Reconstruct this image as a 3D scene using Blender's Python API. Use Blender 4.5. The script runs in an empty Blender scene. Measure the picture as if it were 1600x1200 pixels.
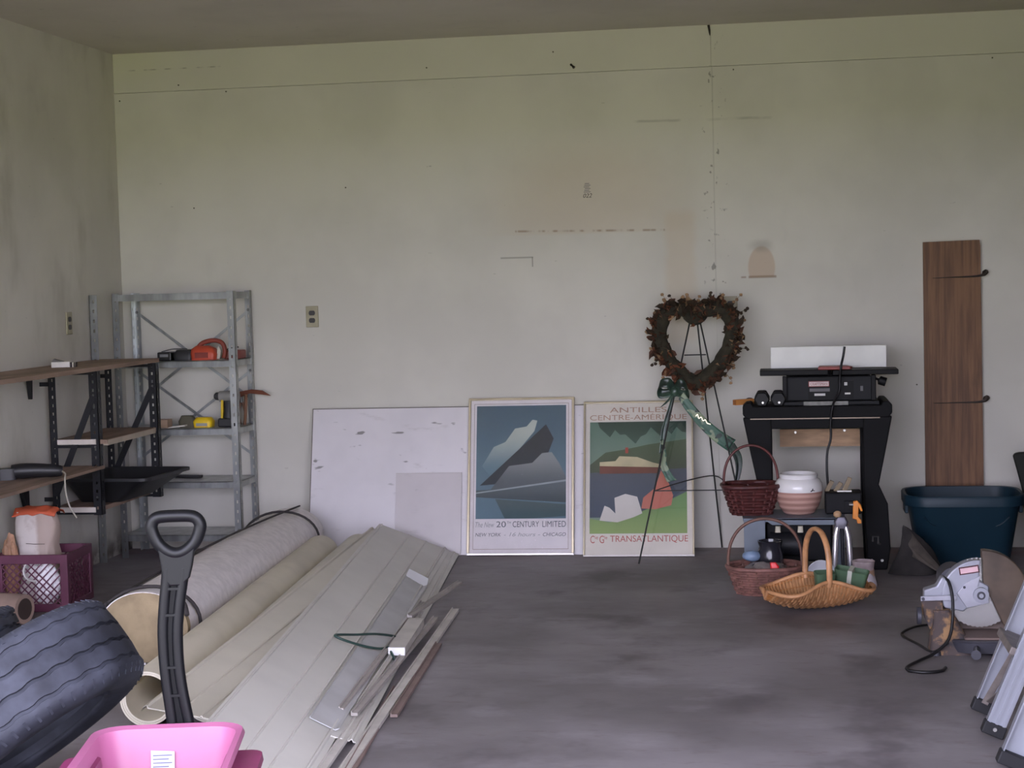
import bpy, math, random
from mathutils import Vector, Matrix, Euler, noise
random.seed(11)
sc = bpy.context.scene
COL = sc.collection
PI = math.pi

# ------------------------------------------------------------------ camera
def cam_matrix(loc, yaw, pitch, roll):
    cy, sy = math.cos(yaw), math.sin(yaw)
    f = Vector((-sy * math.cos(pitch), cy * math.cos(pitch), -math.sin(pitch)))
    r = Vector((cy, sy, 0)); u = r.cross(f)
    cr, sr = math.cos(roll), math.sin(roll)
    r, u = cr * r + sr * u, -sr * r + cr * u
    return Matrix(((r.x, u.x, -f.x, loc[0]), (r.y, u.y, -f.y, loc[1]), (r.z, u.z, -f.z, loc[2]), (0, 0, 0, 1)))
cd = bpy.data.cameras.new('camera'); cd.sensor_width = 36; cd.lens = 2650 / 1600 * 36
cam = bpy.data.objects.new('camera', cd); COL.objects.link(cam)
cam.matrix_world = cam_matrix((3.48, -8.67, 1.40), math.radians(9.03), math.radians(3.54), math.radians(-1.53))
sc.camera = cam

# ------------------------------------------------------------------ light: overcast sky and sun on the lawn, all through the open door
w = bpy.data.worlds.new('sky'); sc.world = w; w.use_nodes = True
bg = w.node_tree.nodes['Background']
bg.inputs[0].default_value = (0.80, 0.79, 1.0, 1); bg.inputs[1].default_value = 10.7
sd = bpy.data.lights.new('sun', 'SUN'); sd.energy = 18.0; sd.angle = math.radians(8); sd.color = (1.0, 0.95, 0.85)
sun = bpy.data.objects.new('sun', sd); COL.objects.link(sun)
sun.rotation_euler = (math.radians(-38), 0, math.radians(15)); sun.location = (0, 6, 12)
DOOR = (0.10, 4.88, 2.06)      # opening x0, x1, height, in the front wall
vs = sc.view_settings
vs.view_transform = 'Standard'; vs.look = 'None'; vs.gamma = 1.0; vs.use_curve_mapping = False
vs.exposure = 0.0
sc.cycles.diffuse_bounces = 6; sc.cycles.max_bounces = 10

# ------------------------------------------------------------------ mesh helpers
class MB:
    def __init__(s): s.v = []; s.f = []; s.M = Matrix.Identity(4); s.mi = []; s.cur = 0
    def add(s, vs, fs):
        o = len(s.v)
        s.v += [tuple(s.M @ Vector(p)) for p in vs]
        s.f += [tuple(i + o for i in f) for f in fs]; s.mi += [s.cur] * len(fs)
        return s
    def box(s, x0, x1, y0, y1, z0, z1):
        return s.add([(x, y, z) for z in (z0, z1) for y in (y0, y1) for x in (x0, x1)],
                     [(0, 2, 3, 1), (4, 5, 7, 6), (0, 1, 5, 4), (2, 6, 7, 3), (0, 4, 6, 2), (1, 3, 7, 5)])
    def bar(s, a, b, w, h, up=(0, 0, 1)):
        a, b = Vector(a), Vector(b); d = (b - a).normalized(); up = Vector(up)
        if abs(d.dot(up)) > .98: up = Vector((0, 1, 0))
        sx = d.cross(up).normalized() * (w / 2); uz = sx.cross(d).normalized() * (h / 2)
        vs = [p + i * sx + j * uz for p in (a, b) for i, j in ((-1, -1), (1, -1), (1, 1), (-1, 1))]
        return s.add(vs, [(3, 2, 1, 0), (4, 5, 6, 7), (0, 1, 5, 4), (1, 2, 6, 5), (2, 3, 7, 6), (3, 0, 4, 7)])
    def loft(s, rings, cap0=True, cap1=True, closed=False):
        n = len(rings[0]); vs = [p for r in rings for p in r]; fs = []
        m = len(rings)
        for i in range(m if closed else m - 1):
            a = i * n; b = ((i + 1) % m) * n
            for k in range(n): fs.append((a + k, a + (k + 1) % n, b + (k + 1) % n, b + k))
        if not closed:
            if cap0: fs.append(tuple(range(n - 1, -1, -1)))
            if cap1: fs.append(tuple((m - 1) * n + k for k in range(n)))
        return s.add(vs, fs)
    def tube(s, pts, r, n=8, closed=False, flat=1.0, up=None):
        pts = [Vector(p) for p in pts]; m = len(pts)
        rr = r if isinstance(r, (list, tuple)) else [r] * m
        rings = []; prev = None
        for i, p in enumerate(pts):
            if closed: t = pts[(i + 1) % m] - pts[i - 1]
            else: t = pts[min(i + 1, m - 1)] - pts[max(i - 1, 0)]
            if t.length < 1e-9: t = Vector((0, 0, 1))
            t.normalize()
            if up is not None: ref = Vector(up)
            else: ref = prev if prev is not None else (Vector((0, 0, 1)) if abs(t.z) < .9 else Vector((1, 0, 0)))
            nx = (ref - t * ref.dot(t))
            if nx.length < 1e-6: nx = t.orthogonal()
            nx.normalize(); prev = nx; ny = t.cross(nx)
            rings.append([p + rr[i] * (math.cos(2 * PI * k / n) * nx * flat + math.sin(2 * PI * k / n) * ny) for k in range(n)])
        return s.loft(rings, closed=closed)
    def lathe(s, prof, n=32, c=(0, 0, 0), sx=1, sy=1, closed=False, caps=True):
        rings = [[(c[0] + r * sx * math.cos(2 * PI * k / n), c[1] + r * sy * math.sin(2 * PI * k / n), c[2] + z) for k in range(n)] for r, z in prof]
        return s.loft(rings, cap0=caps, cap1=caps, closed=closed)
    def prism(s, poly, a0, a1, plane='xz'):
        def P(u, v, t): return {'xz': (u, t, v), 'xy': (u, v, t), 'yz': (t, u, v)}[plane]
        n = len(poly)
        vs = [P(u, v, a0) for u, v in poly] + [P(u, v, a1) for u, v in poly]
        fs = [tuple(range(n)), tuple(range(2 * n - 1, n - 1, -1))] + [(i, i + n, (i + 1) % n + n, (i + 1) % n) for i in range(n)]
        return s.add(vs, fs)
    def blob(s, c, r, nu=20, nv=12, amp=.15, fr=2.0, seed=0, zflat=None):
        vs = []; fs = []
        for j in range(nv + 1):
            th = PI * j / nv
            for i in range(nu):
                ph = 2 * PI * i / nu
                d = Vector((math.sin(th) * math.cos(ph), math.sin(th) * math.sin(ph), math.cos(th)))
                k = 1 + amp * noise.noise(d * fr + Vector((seed * 7.1, seed * 3.3, 0)))
                p = Vector((c[0] + r[0] * d.x * k, c[1] + r[1] * d.y * k, c[2] + r[2] * d.z * k))
                if zflat is not None: p.z = max(p.z, zflat)
                vs.append(p)
        for j in range(nv):
            for i in range(nu):
                fs.append((j * nu + i, (j + 1) * nu + i, (j + 1) * nu + (i + 1) % nu, j * nu + (i + 1) % nu))
        return s.add(vs, fs)
    def grid(s, fn, nu, nv):
        vs = [fn(i / nu, j / nv) for j in range(nv + 1) for i in range(nu + 1)]
        fs = [(j * (nu + 1) + i, j * (nu + 1) + i + 1, (j + 1) * (nu + 1) + i + 1, (j + 1) * (nu + 1) + i) for j in range(nv) for i in range(nu)]
        return s.add(vs, fs)

def rrect(cx, cy, w, d, r, z, k=5):
    out = []
    for sx, sy, a0 in ((1, 1, 0), (-1, 1, 90), (-1, -1, 180), (1, -1, 270)):
        for i in range(k + 1):
            a = math.radians(a0 + 90 * i / k)
            out.append((cx + sx * (w / 2 - r) + r * math.cos(a), cy + sy * (d / 2 - r) + r * math.sin(a), z))
    return out

def spline(pts, per=6, closed=False):
    P = [Vector(p) for p in pts]; m = len(P); out = []
    segs = m if closed else m - 1
    for i in range(segs):
        if closed: a, b, c, d = P[i - 1], P[i], P[(i + 1) % m], P[(i + 2) % m]
        else: a, b, c, d = P[max(i - 1, 0)], P[i], P[i + 1], P[min(i + 2, m - 1)]
        for k in range(per):
            t = k / per
            out.append(.5 * ((2 * b) + (c - a) * t + (2 * a - 5 * b + 4 * c - d) * t * t + (3 * b - a - 3 * c + d) * t ** 3))
    if not closed: out.append(P[-1])
    return out

def wm(o):
    M = Matrix.Translation(o.location) @ o.rotation_euler.to_matrix().to_4x4()
    return wm(o.parent) @ M if o.parent else M

def build(name, mb, mat, parent=None, smooth=None, bevel=0, world=False, solid=0, kind=None, label=None):
    me = bpy.data.meshes.new(name)
    vs = mb.v
    if world and parent is not None:
        I = wm(parent).inverted(); vs = [tuple(I @ Vector(p)) for p in vs]
    me.from_pydata(vs, [], mb.f); me.validate(); me.update()
    mats = mat if isinstance(mat, (list, tuple)) else [mat]
    for m in mats: me.materials.append(m)
    if len(mats) > 1 and len(mb.mi) == len(me.polygons):
        me.polygons.foreach_set('material_index', mb.mi)
    if smooth is not None:
        me.polygons.foreach_set('use_smooth', [True] * len(me.polygons))
        me.set_sharp_from_angle(angle=math.radians(smooth))
    o = bpy.data.objects.new(name, me); COL.objects.link(o)
    if parent is not None: o.parent = parent
    if solid:
        m = o.modifiers.new('thickness', 'SOLIDIFY'); m.thickness = solid; m.offset = 0
    if bevel:
        m = o.modifiers.new('bevel', 'BEVEL'); m.width = bevel; m.segments = 2; m.limit_method = 'ANGLE'; m.angle_limit = math.radians(40)
    if kind: o['kind'] = kind
    if label: o['label'] = label
    return o

def tag(o, label, cat, group=None, kind=None):
    o['label'] = label; o['category'] = cat
    if group: o['group'] = group
    if kind: o['kind'] = kind
    return o

def thing(name, label, cat, loc=(0, 0, 0), rot=(0, 0, 0), group=None):
    o = bpy.data.objects.new(name, None); COL.objects.link(o)
    o.empty_display_size = .05; o.location = loc; o.rotation_euler = rot
    return tag(o, label, cat, group)

def structure(o): o['kind'] = 'structure'; return o

def copy_piece(o, parent, loc=(0, 0, 0), rot=(0, 0, 0), scale=(1, 1, 1)):
    c = o.copy(); COL.objects.link(c); c.parent = parent
    c.location = loc; c.rotation_euler = rot; c.scale = scale
    return c

def lettering(name, text, x0, x1, z0, z1, y, mat, parent, shear=0):
    cu = bpy.data.curves.new(name, 'FONT'); cu.body = text; cu.shear = shear
    t = bpy.data.objects.new(name, cu); COL.objects.link(t)
    dg = bpy.context.evaluated_depsgraph_get()
    me = bpy.data.meshes.new_from_object(t.evaluated_get(dg))
    bpy.data.objects.remove(t); bpy.data.curves.remove(cu)
    xs = [v.co.x for v in me.vertices]; ys = [v.co.y for v in me.vertices]
    ax, bx, ay, by = min(xs), max(xs), min(ys), max(ys)
    for v in me.vertices:
        v.co = (x0 + (v.co.x - ax) / (bx - ax) * (x1 - x0), y, z0 + (v.co.y - ay) / (by - ay) * (z1 - z0))
    me.materials.clear(); me.materials.append(mat)
    o = bpy.data.objects.new(name, me); COL.objects.link(o); o.parent = parent
    return o

# ------------------------------------------------------------------ material helpers
def lin(c):
    return tuple(((x / 255) / 12.92 if x / 255 <= .04045 else ((x / 255 + .055) / 1.055) ** 2.4) for x in c)

class X:
    """tiny expression wrapper over Math nodes"""
    def __init__(s, nt, v): s.nt = nt; s.v = v
    def _m(s, op, *o, clamp=False):
        n = s.nt.nodes.new('ShaderNodeMath'); n.operation = op; n.use_clamp = clamp
        for i, a in enumerate((s,) + o):
            a = a.v if isinstance(a, X) else a
            if isinstance(a, (int, float)): n.inputs[i].default_value = a
            else: s.nt.links.new(a, n.inputs[i])
        return X(s.nt, n.outputs[0])
    def __add__(s, o): return s._m('ADD', o)
    __radd__ = __add__
    def __sub__(s, o): return s._m('SUBTRACT', o)
    def __rsub__(s, o): return (s * -1) + o
    def __mul__(s, o): return s._m('MULTIPLY', o)
    __rmul__ = __mul__
    def __truediv__(s, o): return s._m('DIVIDE', o)
    def abs(s): return s._m('ABSOLUTE')
    def min(s, o): return s._m('MINIMUM', o)
    def max(s, o): return s._m('MAXIMUM', o)
    def sqrt(s): return s._m('SQRT')
    def sin(s): return s._m('SINE')
    def clamp(s): return s._m('ADD', 0.0, clamp=True)
    def ss(s, a, b):
        n = s.nt.nodes.new('ShaderNodeMapRange'); n.interpolation_type = 'SMOOTHSTEP'
        s.nt.links.new(s.v, n.inputs[0]); n.inputs[1].default_value = a; n.inputs[2].default_value = b
        return X(s.nt, n.outputs[0])

class NM:
    def __init__(s, name, rough=.6, metal=0, spec=.5):
        s.m = bpy.data.materials.new(name); s.m.use_nodes = True; s.nt = s.m.node_tree
        s.b = s.nt.nodes['Principled BSDF']
        s.b.inputs['Roughness'].default_value = rough; s.b.inputs['Metallic'].default_value = metal
        s.b.inputs['Specular IOR Level'].default_value = spec
        s.tc = s.nt.nodes.new('ShaderNodeTexCoord')
    def xyz(s):
        n = s.nt.nodes.new('ShaderNodeSeparateXYZ'); s.nt.links.new(s.tc.outputs['Object'], n.inputs[0])
        return [X(s.nt, n.outputs[i]) for i in range(3)]
    def noise(s, scale=5, detail=3, stretch=(1, 1, 1), rough=.55, off=(0, 0, 0)):
        mp = s.nt.nodes.new('ShaderNodeMapping'); mp.inputs['Scale'].default_value = stretch; mp.inputs['Location'].default_value = off
        s.nt.links.new(s.tc.outputs['Object'], mp.inputs[0])
        n = s.nt.nodes.new('ShaderNodeTexNoise'); n.inputs['Scale'].default_value = scale; n.inputs['Detail'].default_value = detail; n.inputs['Roughness'].default_value = rough
        s.nt.links.new(mp.outputs[0], n.inputs[0])
        return X(s.nt, n.outputs[0])
    def rgb(s, c):
        n = s.nt.nodes.new('ShaderNodeRGB'); n.outputs[0].default_value = (*c, 1); return n.outputs[0]
    def mix(s, a, b, f):
        n = s.nt.nodes.new('ShaderNodeMix'); n.data_type = 'RGBA'
        for k, v in ((6, a), (7, b)):
            if isinstance(v, tuple): n.inputs[k].default_value = (*v[:3], 1)
            else: s.nt.links.new(v, n.inputs[k])
        if isinstance(f, X): s.nt.links.new(f.v, n.inputs[0])
        else: n.inputs[0].default_value = f
        return n.outputs[2]
    def color(s, c):
        if isinstance(c, tuple): s.b.inputs['Base Color'].default_value = (*c[:3], 1)
        else: s.nt.links.new(c, s.b.inputs['Base Color'])
    def rough(s, x): s.nt.links.new(x.v, s.b.inputs['Roughness'])
    def bump(s, x, strength=.3, dist=.002):
        n = s.nt.nodes.new('ShaderNodeBump'); n.inputs['Strength'].default_value = strength; n.inputs['Distance'].default_value = dist
        s.nt.links.new(x.v, n.inputs['Height']); s.nt.links.new(n.outputs[0], s.b.inputs['Normal'])

_mc = {}
def M(name, c, rough=.55, metal=0, var=.12, scale=9, bump=0, bscale=120, spec=.5, stretch=(1, 1, 1)):
    """plain surface with slight mottling; c is sRGB 0-255"""
    if name in _mc: return _mc[name]
    k = NM(name, rough, metal, spec); c = lin(c)
    n = k.noise(scale, 3, stretch)
    k.color(k.mix(tuple(x * (1 - var) for x in c), tuple(min(1, x * (1 + var)) for x in c), n.ss(.3, .7)))
    if bump: k.bump(k.noise(bscale, 2, stretch), bump, .003)
    _mc[name] = k.m
    return k.m

def wall_paint(name, c, marks=None, seed=0):
    k = NM(name, .62, 0, .35); x, y, z = k.xyz(); c = lin(c)
    big = k.noise(1.3, 4, off=(seed, 0, 0)); fine = k.noise(14, 3, off=(seed, 3, 0))
    col = k.mix(tuple(v * .93 for v in c), tuple(min(1, v * 1.05) for v in c), big.ss(.35, .65))
    col = k.mix(col, tuple(v * .86 for v in c), (k.noise(5, 5, (1, 1, .35), off=(seed, 7, 0)).ss(.58, .78)) * .45)
    # scattered scuffs and specks
    col = k.mix(col, tuple(v * .45 for v in c), (k.noise(26, 2, (.6, 1, 2.0), off=(seed, 1, 0)).ss(.735, .78)) * .55)
    if marks: col = marks(k, x, y, z, col)
    k.color(col); k.bump(fine + k.noise(90, 2) * .5, .12, .002)
    return k.m

def box_mask(x, z, x0, x1, z0, z1, s=.01):
    return ((x.ss(x0 - s, x0 + s)) * (1 - x.ss(x1 - s, x1 + s))) * ((z.ss(z0 - s, z0 + s)) * (1 - z.ss(z1 - s, z1 + s)))
def ell_mask(x, z, cx, cz, rx, rz, a=1.0, b=.6):
    dx = (x - cx) / rx; dz = (z - cz) / rz
    return 1 - ((dx * dx + dz * dz).sqrt()).ss(b, a)

# ================================================================== SETTING
H, SEAM, XR, YF = 2.648, 2.44, 4.95, -6.1
PAINT = (204, 201, 190)

def back_marks(k, x, y, z, col):
    wob = k.noise(9, 3) - .5
    xx = x + wob * .05; zz = z + wob * .05
    warm = lin((196, 176, 146)); rust = lin((120, 84, 48)); grey = lin((96, 94, 84)); dark = lin((52, 48, 40))
    soot = k.noise(3.2, 4)
    # warm smoke halo above the place where a cupboard hung, with its clean outline
    halo = ell_mask(xx, zz, 2.52, 1.80, .72, .42, 1.0, .25)
    halo = halo * z.ss(1.615, 1.632)
    col = k.mix(col, warm, halo * .34)
    col = k.mix(col, warm, box_mask(xx, zz, 2.915, 3.06, 1.05, 1.72, .03) * .35)
    line = box_mask(x, z + (x - 2.5) * .02, 2.14, 2.91, 1.632, 1.642, .004) * k.noise(22, 2, (1, 1, .1)).ss(.40, .58)
    col = k.mix(col, rust, line * .55)
    # nest stain
    nest = ell_mask(x, z, 3.393, 1.425, .072, .115, 1.0, .86) * z.ss(1.372, 1.384)
    col = k.mix(col, lin((182, 150, 116)), nest * .5)
    col = k.mix(col, rust, (box_mask(x, z, 3.327, 3.466, 1.372, 1.384, .004).max(box_mask(x, z, 3.29, 3.315, 1.374, 1.382, .004))) * .6)
    col = k.mix(col, grey, ell_mask(xx, zz, 3.39, 1.53, .09, .05, 1.0, .1) * .3)
    # smeared horizontal scrape and faint box outline
    col = k.mix(col, grey, box_mask(x, z + (x - 3.1) * .01 + wob * .012, 2.74, 3.50, 2.172, 2.184, .004) * k.noise(7, 2, (1, 1, .1)).ss(.42, .6) * .3)
    col = k.mix(col, grey, box_mask(x, z, 2.06, 2.23, 1.505, 1.513, .003) * .5)
    col = k.mix(col, grey, box_mask(x, z, 2.223, 2.229, 1.46, 1.51, .002) * .6)
    # dirt specks along the vertical joint and its filler
    col = k.mix(col, dark, box_mask(xx, z, 3.11, 3.22, 1.2, 2.64, .02) * k.noise(30, 2, (1, 1, .8)).ss(.63, .7) * .55)
    col = k.mix(col, grey, box_mask(x, z, 3.160, 3.166, 1.25, 2.44, .002) * .15)
    # yellowed top corner
    col = k.mix(col, lin((204, 204, 160)), ell_mask(x, z, 0.0, 2.62, .55, .16, 1.0, .1) * .6)
    col = k.mix(col, lin((203, 200, 184)), z.ss(2.436, 2.446) * .55)
    col = k.mix(col, grey, box_mask(x, z, .05, .6, 2.555, 2.560, .003) * k.noise(12, 2, (1, 1, .1)).ss(.45, .6) * .6)
    # floor splash dirt
    col = k.mix(col, lin((150, 128, 110)), (1 - z.ss(.0, .09)) * soot.ss(.45, .65) * .6)
    return col
def left_marks(k, x, y, z, col):
    col = k.mix(col, lin((70, 62, 54)), (1 - z.ss(.02, .2)) * k.noise(6, 4).ss(.38, .6) * .85)
    col = k.mix(col, lin((150, 146, 130)), k.noise(2.5, 4, (1, 1, .5)).ss(.5, .75) * .5)
    return col
m_back = wall_paint('painted_plywood', PAINT, back_marks)
m_left = wall_paint('painted_side_wall', (208, 205, 194), left_marks, 5)
m_plain = M('unseen_wall_dark_brown', (84, 68, 52), .85, 0, .3, 3, .3, 40, stretch=(1, 1, .3))  # for the unseen right and front walls, made dark to cut bounced light
m_ceil = wall_paint('ceiling_paint', (192, 186, 172), None, 2)

wb = structure(build('wall_back', MB().box(-.15, XR + .15, .014, .16, -.05, H), M('dark_gap', (120, 116, 100))))
for x0, x1, z0, z1 in ((.0, 3.16245, .0, SEAM - .001), (3.16295, XR, .0, SEAM - .001), (.0, 3.1585, SEAM + .001, H), (3.1597, XR, SEAM + .001, H)):
    build('panel', MB().box(x0, x1, 0, .014, z0, z1), m_back, wb)
nail = MB().tube([(2.450, 0.004, 2.482), (2.458, -.014, 2.474), (2.468, -.02, 2.464)], [.007, .004, .008], 8)
build('nail', nail, M('rusty_nail', (36, 30, 22), .6), wb, 40)
nail = MB().tube([(3.150, -.004, 2.646), (3.154, -.006, 2.62), (3.156, -.005, 2.595)], [.006, .005, .002], 8)
build('nail', nail, M('rusty_nail', (36, 30, 22)), wb, 40)
for nx, nz in ((.03, 2.40), (.62, 2.425), (3.27, 2.42), (4.53, 2.42), (4.15, .82), (.36, 2.47), (1.7, 2.50), (2.36, 2.55), (1.25, 1.9), (.42, 1.82)):
    o = build('nail_head', MB().lathe([(.0, -.001), (.004, -.001), (.004, .003), (0, .003)], 10, caps=False), M('dull_nail', (92, 86, 72)), wb)
    o.location = (nx, -.001, nz); o.rotation_euler = (PI / 2, 0, 0)
# ink grade stamp showing through the paint
ink = M('stamp_ink', (62, 56, 50), .7); pale = M('stamp_ink_faded', (132, 126, 122), .8)
lettering('grade_stamp', '022', 2.497, 2.542, 1.805, 1.826, -.0012, ink, wb, .25)
st = MB()
for i in range(6):
    z = 1.832 + i * .0085
    st.box(2.50 + (i % 3) * .003, 2.535 - (i % 2) * .006, -.0008, .0, z, z + .004)
build('grade_stamp_lines', st, pale, wb)

structure(build('wall_left', MB().box(-.15, 0, YF, .0, -.05, H), m_left))
structure(build('wall_right', MB().box(XR, XR + .15, YF, 0, -.05, H), m_plain))
structure(build('ceiling', MB().box(-.3, XR + .3, YF - .3, .2, H, H + .18), m_ceil))
wf = MB().box(-.15, DOOR[0], YF - .15, YF, -.05, H).box(DOOR[1], XR + .15, YF - .15, YF, -.05, H).box(DOOR[0], DOOR[1], YF - .15, YF, DOOR[2], H)
structure(build('wall_front', wf, m_plain))

def floor_mat():
    k = NM('worn_concrete', .5, 0, .4); x, y, z = k.xyz()
    c0, c1, c2 = lin((112, 107, 109)), lin((140, 135, 138)), lin((166, 162, 166))
    sweep = k.noise(1.3, 4, (.9, 1.1, 1), .55); fine = k.noise(3.4, 5, (.8, 1.15, 1), .6, (4, 2, 0)); spots = k.noise(2.3, 4, (1, .9, 1), .6, (9, 1, 0))
    col = k.mix(c0, c1, sweep.ss(.35, .66))
    col = k.mix(col, c2, fine.ss(.50, .76) * .5)
    col = k.mix(col, lin((86, 80, 83)), spots.ss(.52, .70) * .7)
    col = k.mix(col, lin((108, 97, 97)), k.noise(11, 5, (.6, 1.4, 1), .7, (1, 8, 0)).ss(.54, .70) * .5)
    col = k.mix(col, lin((128, 98, 92)), y.ss(-.55, -.05) * k.noise(4, 3).ss(.35, .7) * .6)     # reddish dust along the wall
    k.color(col); k.rough(fine * .35 + .38); k.bump(k.noise(60, 3) + fine, .15, .003)
    return k.m
structure(build('floor', MB().box(-.15, XR + .15, YF - .15, .16, -.12, 0), floor_mat()))
structure(build('driveway', MB().box(-1.5, 7.5, YF - 4.2, YF - .15, -.14, -.02), M('driveway_gravel', (128, 124, 116), .9, 0, .2, 20)))
lawn = build('lawn', MB().box(-60, 70, YF - 90, YF - 4.2, -.16, -.02), M('grass_green', (130, 138, 82), .95, 0, .25, 3))
structure(lawn)

# ================================================================== OUTLETS
def outlet(x, y, z, rz, label):
    t = thing('wall_outlet', label, 'outlet', (x, y, z), (0, 0, rz), 'duplex outlets on the walls')
    build('cover_plate', MB().box(-.034, .034, -.007, 0, -.056, .056), M('ivory_plate', (156, 149, 122), .4), t, bevel=.003)
    for s in (-1, 1):
        build('socket', MB().prism([(.017 * math.cos(a) , s * .0195 + max(-.0125, min(.0125, .017 * math.sin(a)))) for a in [2 * PI * i / 20 for i in range(20)]], -.0095, -.006), M('socket_black', (22, 18, 16), .4), t)
    o = build('screw', MB().lathe([(0, 0), (.003, 0), (.003, .002), (0, .002)], 10, caps=False), M('screw_steel', (150, 146, 140), .4, 1), t)
    o.rotation_euler = (PI / 2, 0, 0); o.location = (0, -.006, 0)
outlet(1.047, 0, 1.23, 0, 'ivory duplex outlet on the back wall right of the metal shelving')
outlet(3.235, 0, 1.228, 0, 'ivory outlet half hidden behind the heart wreath')
outlet(0, -.712, 1.24, PI / 2, 'ivory outlet on the left wall above the wooden shelf')

# ================================================================== SHELVING
def slotted_angle(mb, x, y, z0, z1, sx, sy, w=.036, pitch=.05, hole=.016, t=.002):
    """an L-shaped upright with a row of real slots punched through each flange"""
    for ax in (0, 1):
        s = sx if ax == 0 else sy
        def bx(a0, a1, b0, b1):
            lo, hi = sorted((s * a0, s * a1))
            if ax == 0: mb.box(x + lo, x + hi, *sorted((y, y + sy * t)), b0, b1)
            else: mb.box(*sorted((x, x + sx * t)), y + lo, y + hi, b0, b1)
        bx(0, w * .40, z0, z1); bx(w * .64, w, z0, z1)
        n = int((z1 - z0) / pitch)
        for i in range(n + 1):
            a = z0 + i * pitch; b = min(z1, a + pitch - hole)
            if b > a: bx(w * .40, w * .64, a, b)
    return mb

galv = M('galvanised_steel', (158, 161, 160), .33, .8, .25, 16, stretch=(1, 1, .3))
SX0, SX1, SY0, SY1 = .068, .722, -.315, -.018
ms = thing('metal_shelving_unit', 'tall galvanised steel shelving unit with slotted posts in the corner', 'shelf', ((SX0 + SX1) / 2, (SY0 + SY1) / 2, 0))
for x, sx in ((SX0, 1), (SX1, -1)):
    for y, sy in ((SY0, 1), (SY1, -1)):
        build('post', slotted_angle(MB(), x, y, 0, 1.378, sx, sy), galv, ms, world=True)
LEV = (1.372, 1.024, .674, .398, .121)
for i, z in enumerate(LEV):
    b = MB()
    e = .003
    if i > 0: b.box(SX0 + e, SX1 - e, SY0 + e, SY1 - e, z - .004, z - .001)
    for y in (SY0 + e, SY1 - e - .003):
        b.box(SX0 + e, SX1 - e, y, y + .003, z - .034, z)
        b.box(SX0 + e, SX1 - e, y + (.003 if y < -.2 else -.009), y + (.012 if y < -.2 else .0), z - .034, z - .031)
    for x in (SX0 + e, SX1 - e - .003): b.box(x, x + .003, SY0 + e, SY1 - e, z - .034, z)
    build('shelf' if i else 'top_frame', b, galv, ms, world=True)
for za, zb in ((1.275, .80), (.955, .50)):
    for s in (0, 1):
        xa, xb = (SX0 + .015, SX1 - .015) if s == 0 else (SX1 - .015, SX0 + .015)
        build('cross_brace', MB().bar((xa, SY1 + .004 + .003 * s, za), (xb, SY1 + .004 + .003 * s, zb), .014, .002, (0, 1, 0)), galv, ms, world=True)
for x in (SX0 + .018, SX1 - .018):
    for z in (1.275, .955):
        o = build('bolt', MB().lathe([(0, 0), (.008, 0), (.008, .006), (0, .006)], 6, caps=False), M('zinc_bolt', (120, 120, 118), .4, .9), ms)
        o.rotation_euler = (PI / 2, 0, 0); o.location = (x - ms.location.x, SY1 - .003 - ms.location.y, z)
sp = slotted_angle(MB(), .006, -.46, 0, 1.375, 1, 1, .04)
o = build('slotted_upright', sp, galv); tag(o, 'spare galvanised slotted upright against the left wall beside the metal shelving', 'upright')

# things on the metal shelves
blk = M('black_plastic', (34, 34, 36), .45); dgr = M('dark_grey_plastic', (62, 62, 64), .5)
t = thing('cordless_saw', 'orange-red power saw with a looped handle on the metal shelving', 'power saw', (.54, -.2, 1.023))
red = M('orange_red_plastic', (186, 72, 46), .45)
build('motor_housing', MB().loft([rrect(-.02, 0, .13, .085, .02, 0), rrect(-.02, 0, .14, .09, .02, .03), rrect(-.025, 0, .12, .08, .02, .058), rrect(-.03, 0, .07, .05, .02, .074)]), red, t, 50)
build('handle', MB().tube(spline([(-.06, 0, .06), (-.03, 0, .088), (.03, 0, .100), (.075, 0, .085), (.088, 0, .045), (.08, 0, .008)], 5), [.012] * 26, 8), M('brick_red_grip', (140, 62, 48), .5), t, 60)
build('blade_guard', MB().prism([(.045, .004), (.062, .004), (.070, .045), (.058, .07), (.05, .05)], -.01, .01), M('pale_guard', (190, 186, 172), .5), t)
build('vent_panel', MB().box(-.06, .01, -.0475, -.043, .012, .04), M('dark_red_plastic', (130, 46, 34), .5), t)
t = thing('hedge_trimmer', 'flat black power tool lying left of the red saw', 'power tool', (.36, -.2, 1.023))
build('body', MB().loft([rrect(.05, 0, .10, .08, .02, 0), rrect(.05, 0, .11, .085, .02, .03), rrect(.05, 0, .08, .06, .02, .055)]), blk, t, 50)
build('battery', MB().box(-.085, -.01, -.045, .045, 0, .045), M('battery_black', (24, 24, 26), .4), t, bevel=.005)
build('battery_print', MB().box(-.07, -.025, -.0462, -.044, .02, .034), M('grey_print', (120, 120, 122)), t)
build('wire_guard', MB().tube(spline([(-.07, -.02, .046), (-.02, .0, .058), (.06, .01, .058)]), .003, 6), dgr, t)
t = thing('red_tool_case', 'small dull red case at the right end of the second metal shelf', 'case', (.662, -.14, 1.023))
build('body', MB().box(-.045, .045, -.05, .05, 0, .045), M('dull_red', (132, 70, 62), .6), t, bevel=.006)
build('latch', MB().box(-.012, .012, -.056, -.05, .018, .032), blk, t)
build('lid_handle', MB().tube([(-.04, -.03, .045), (-.02, -.03, .055), (.03, -.03, .062)], .004, 6), blk, t)

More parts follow.
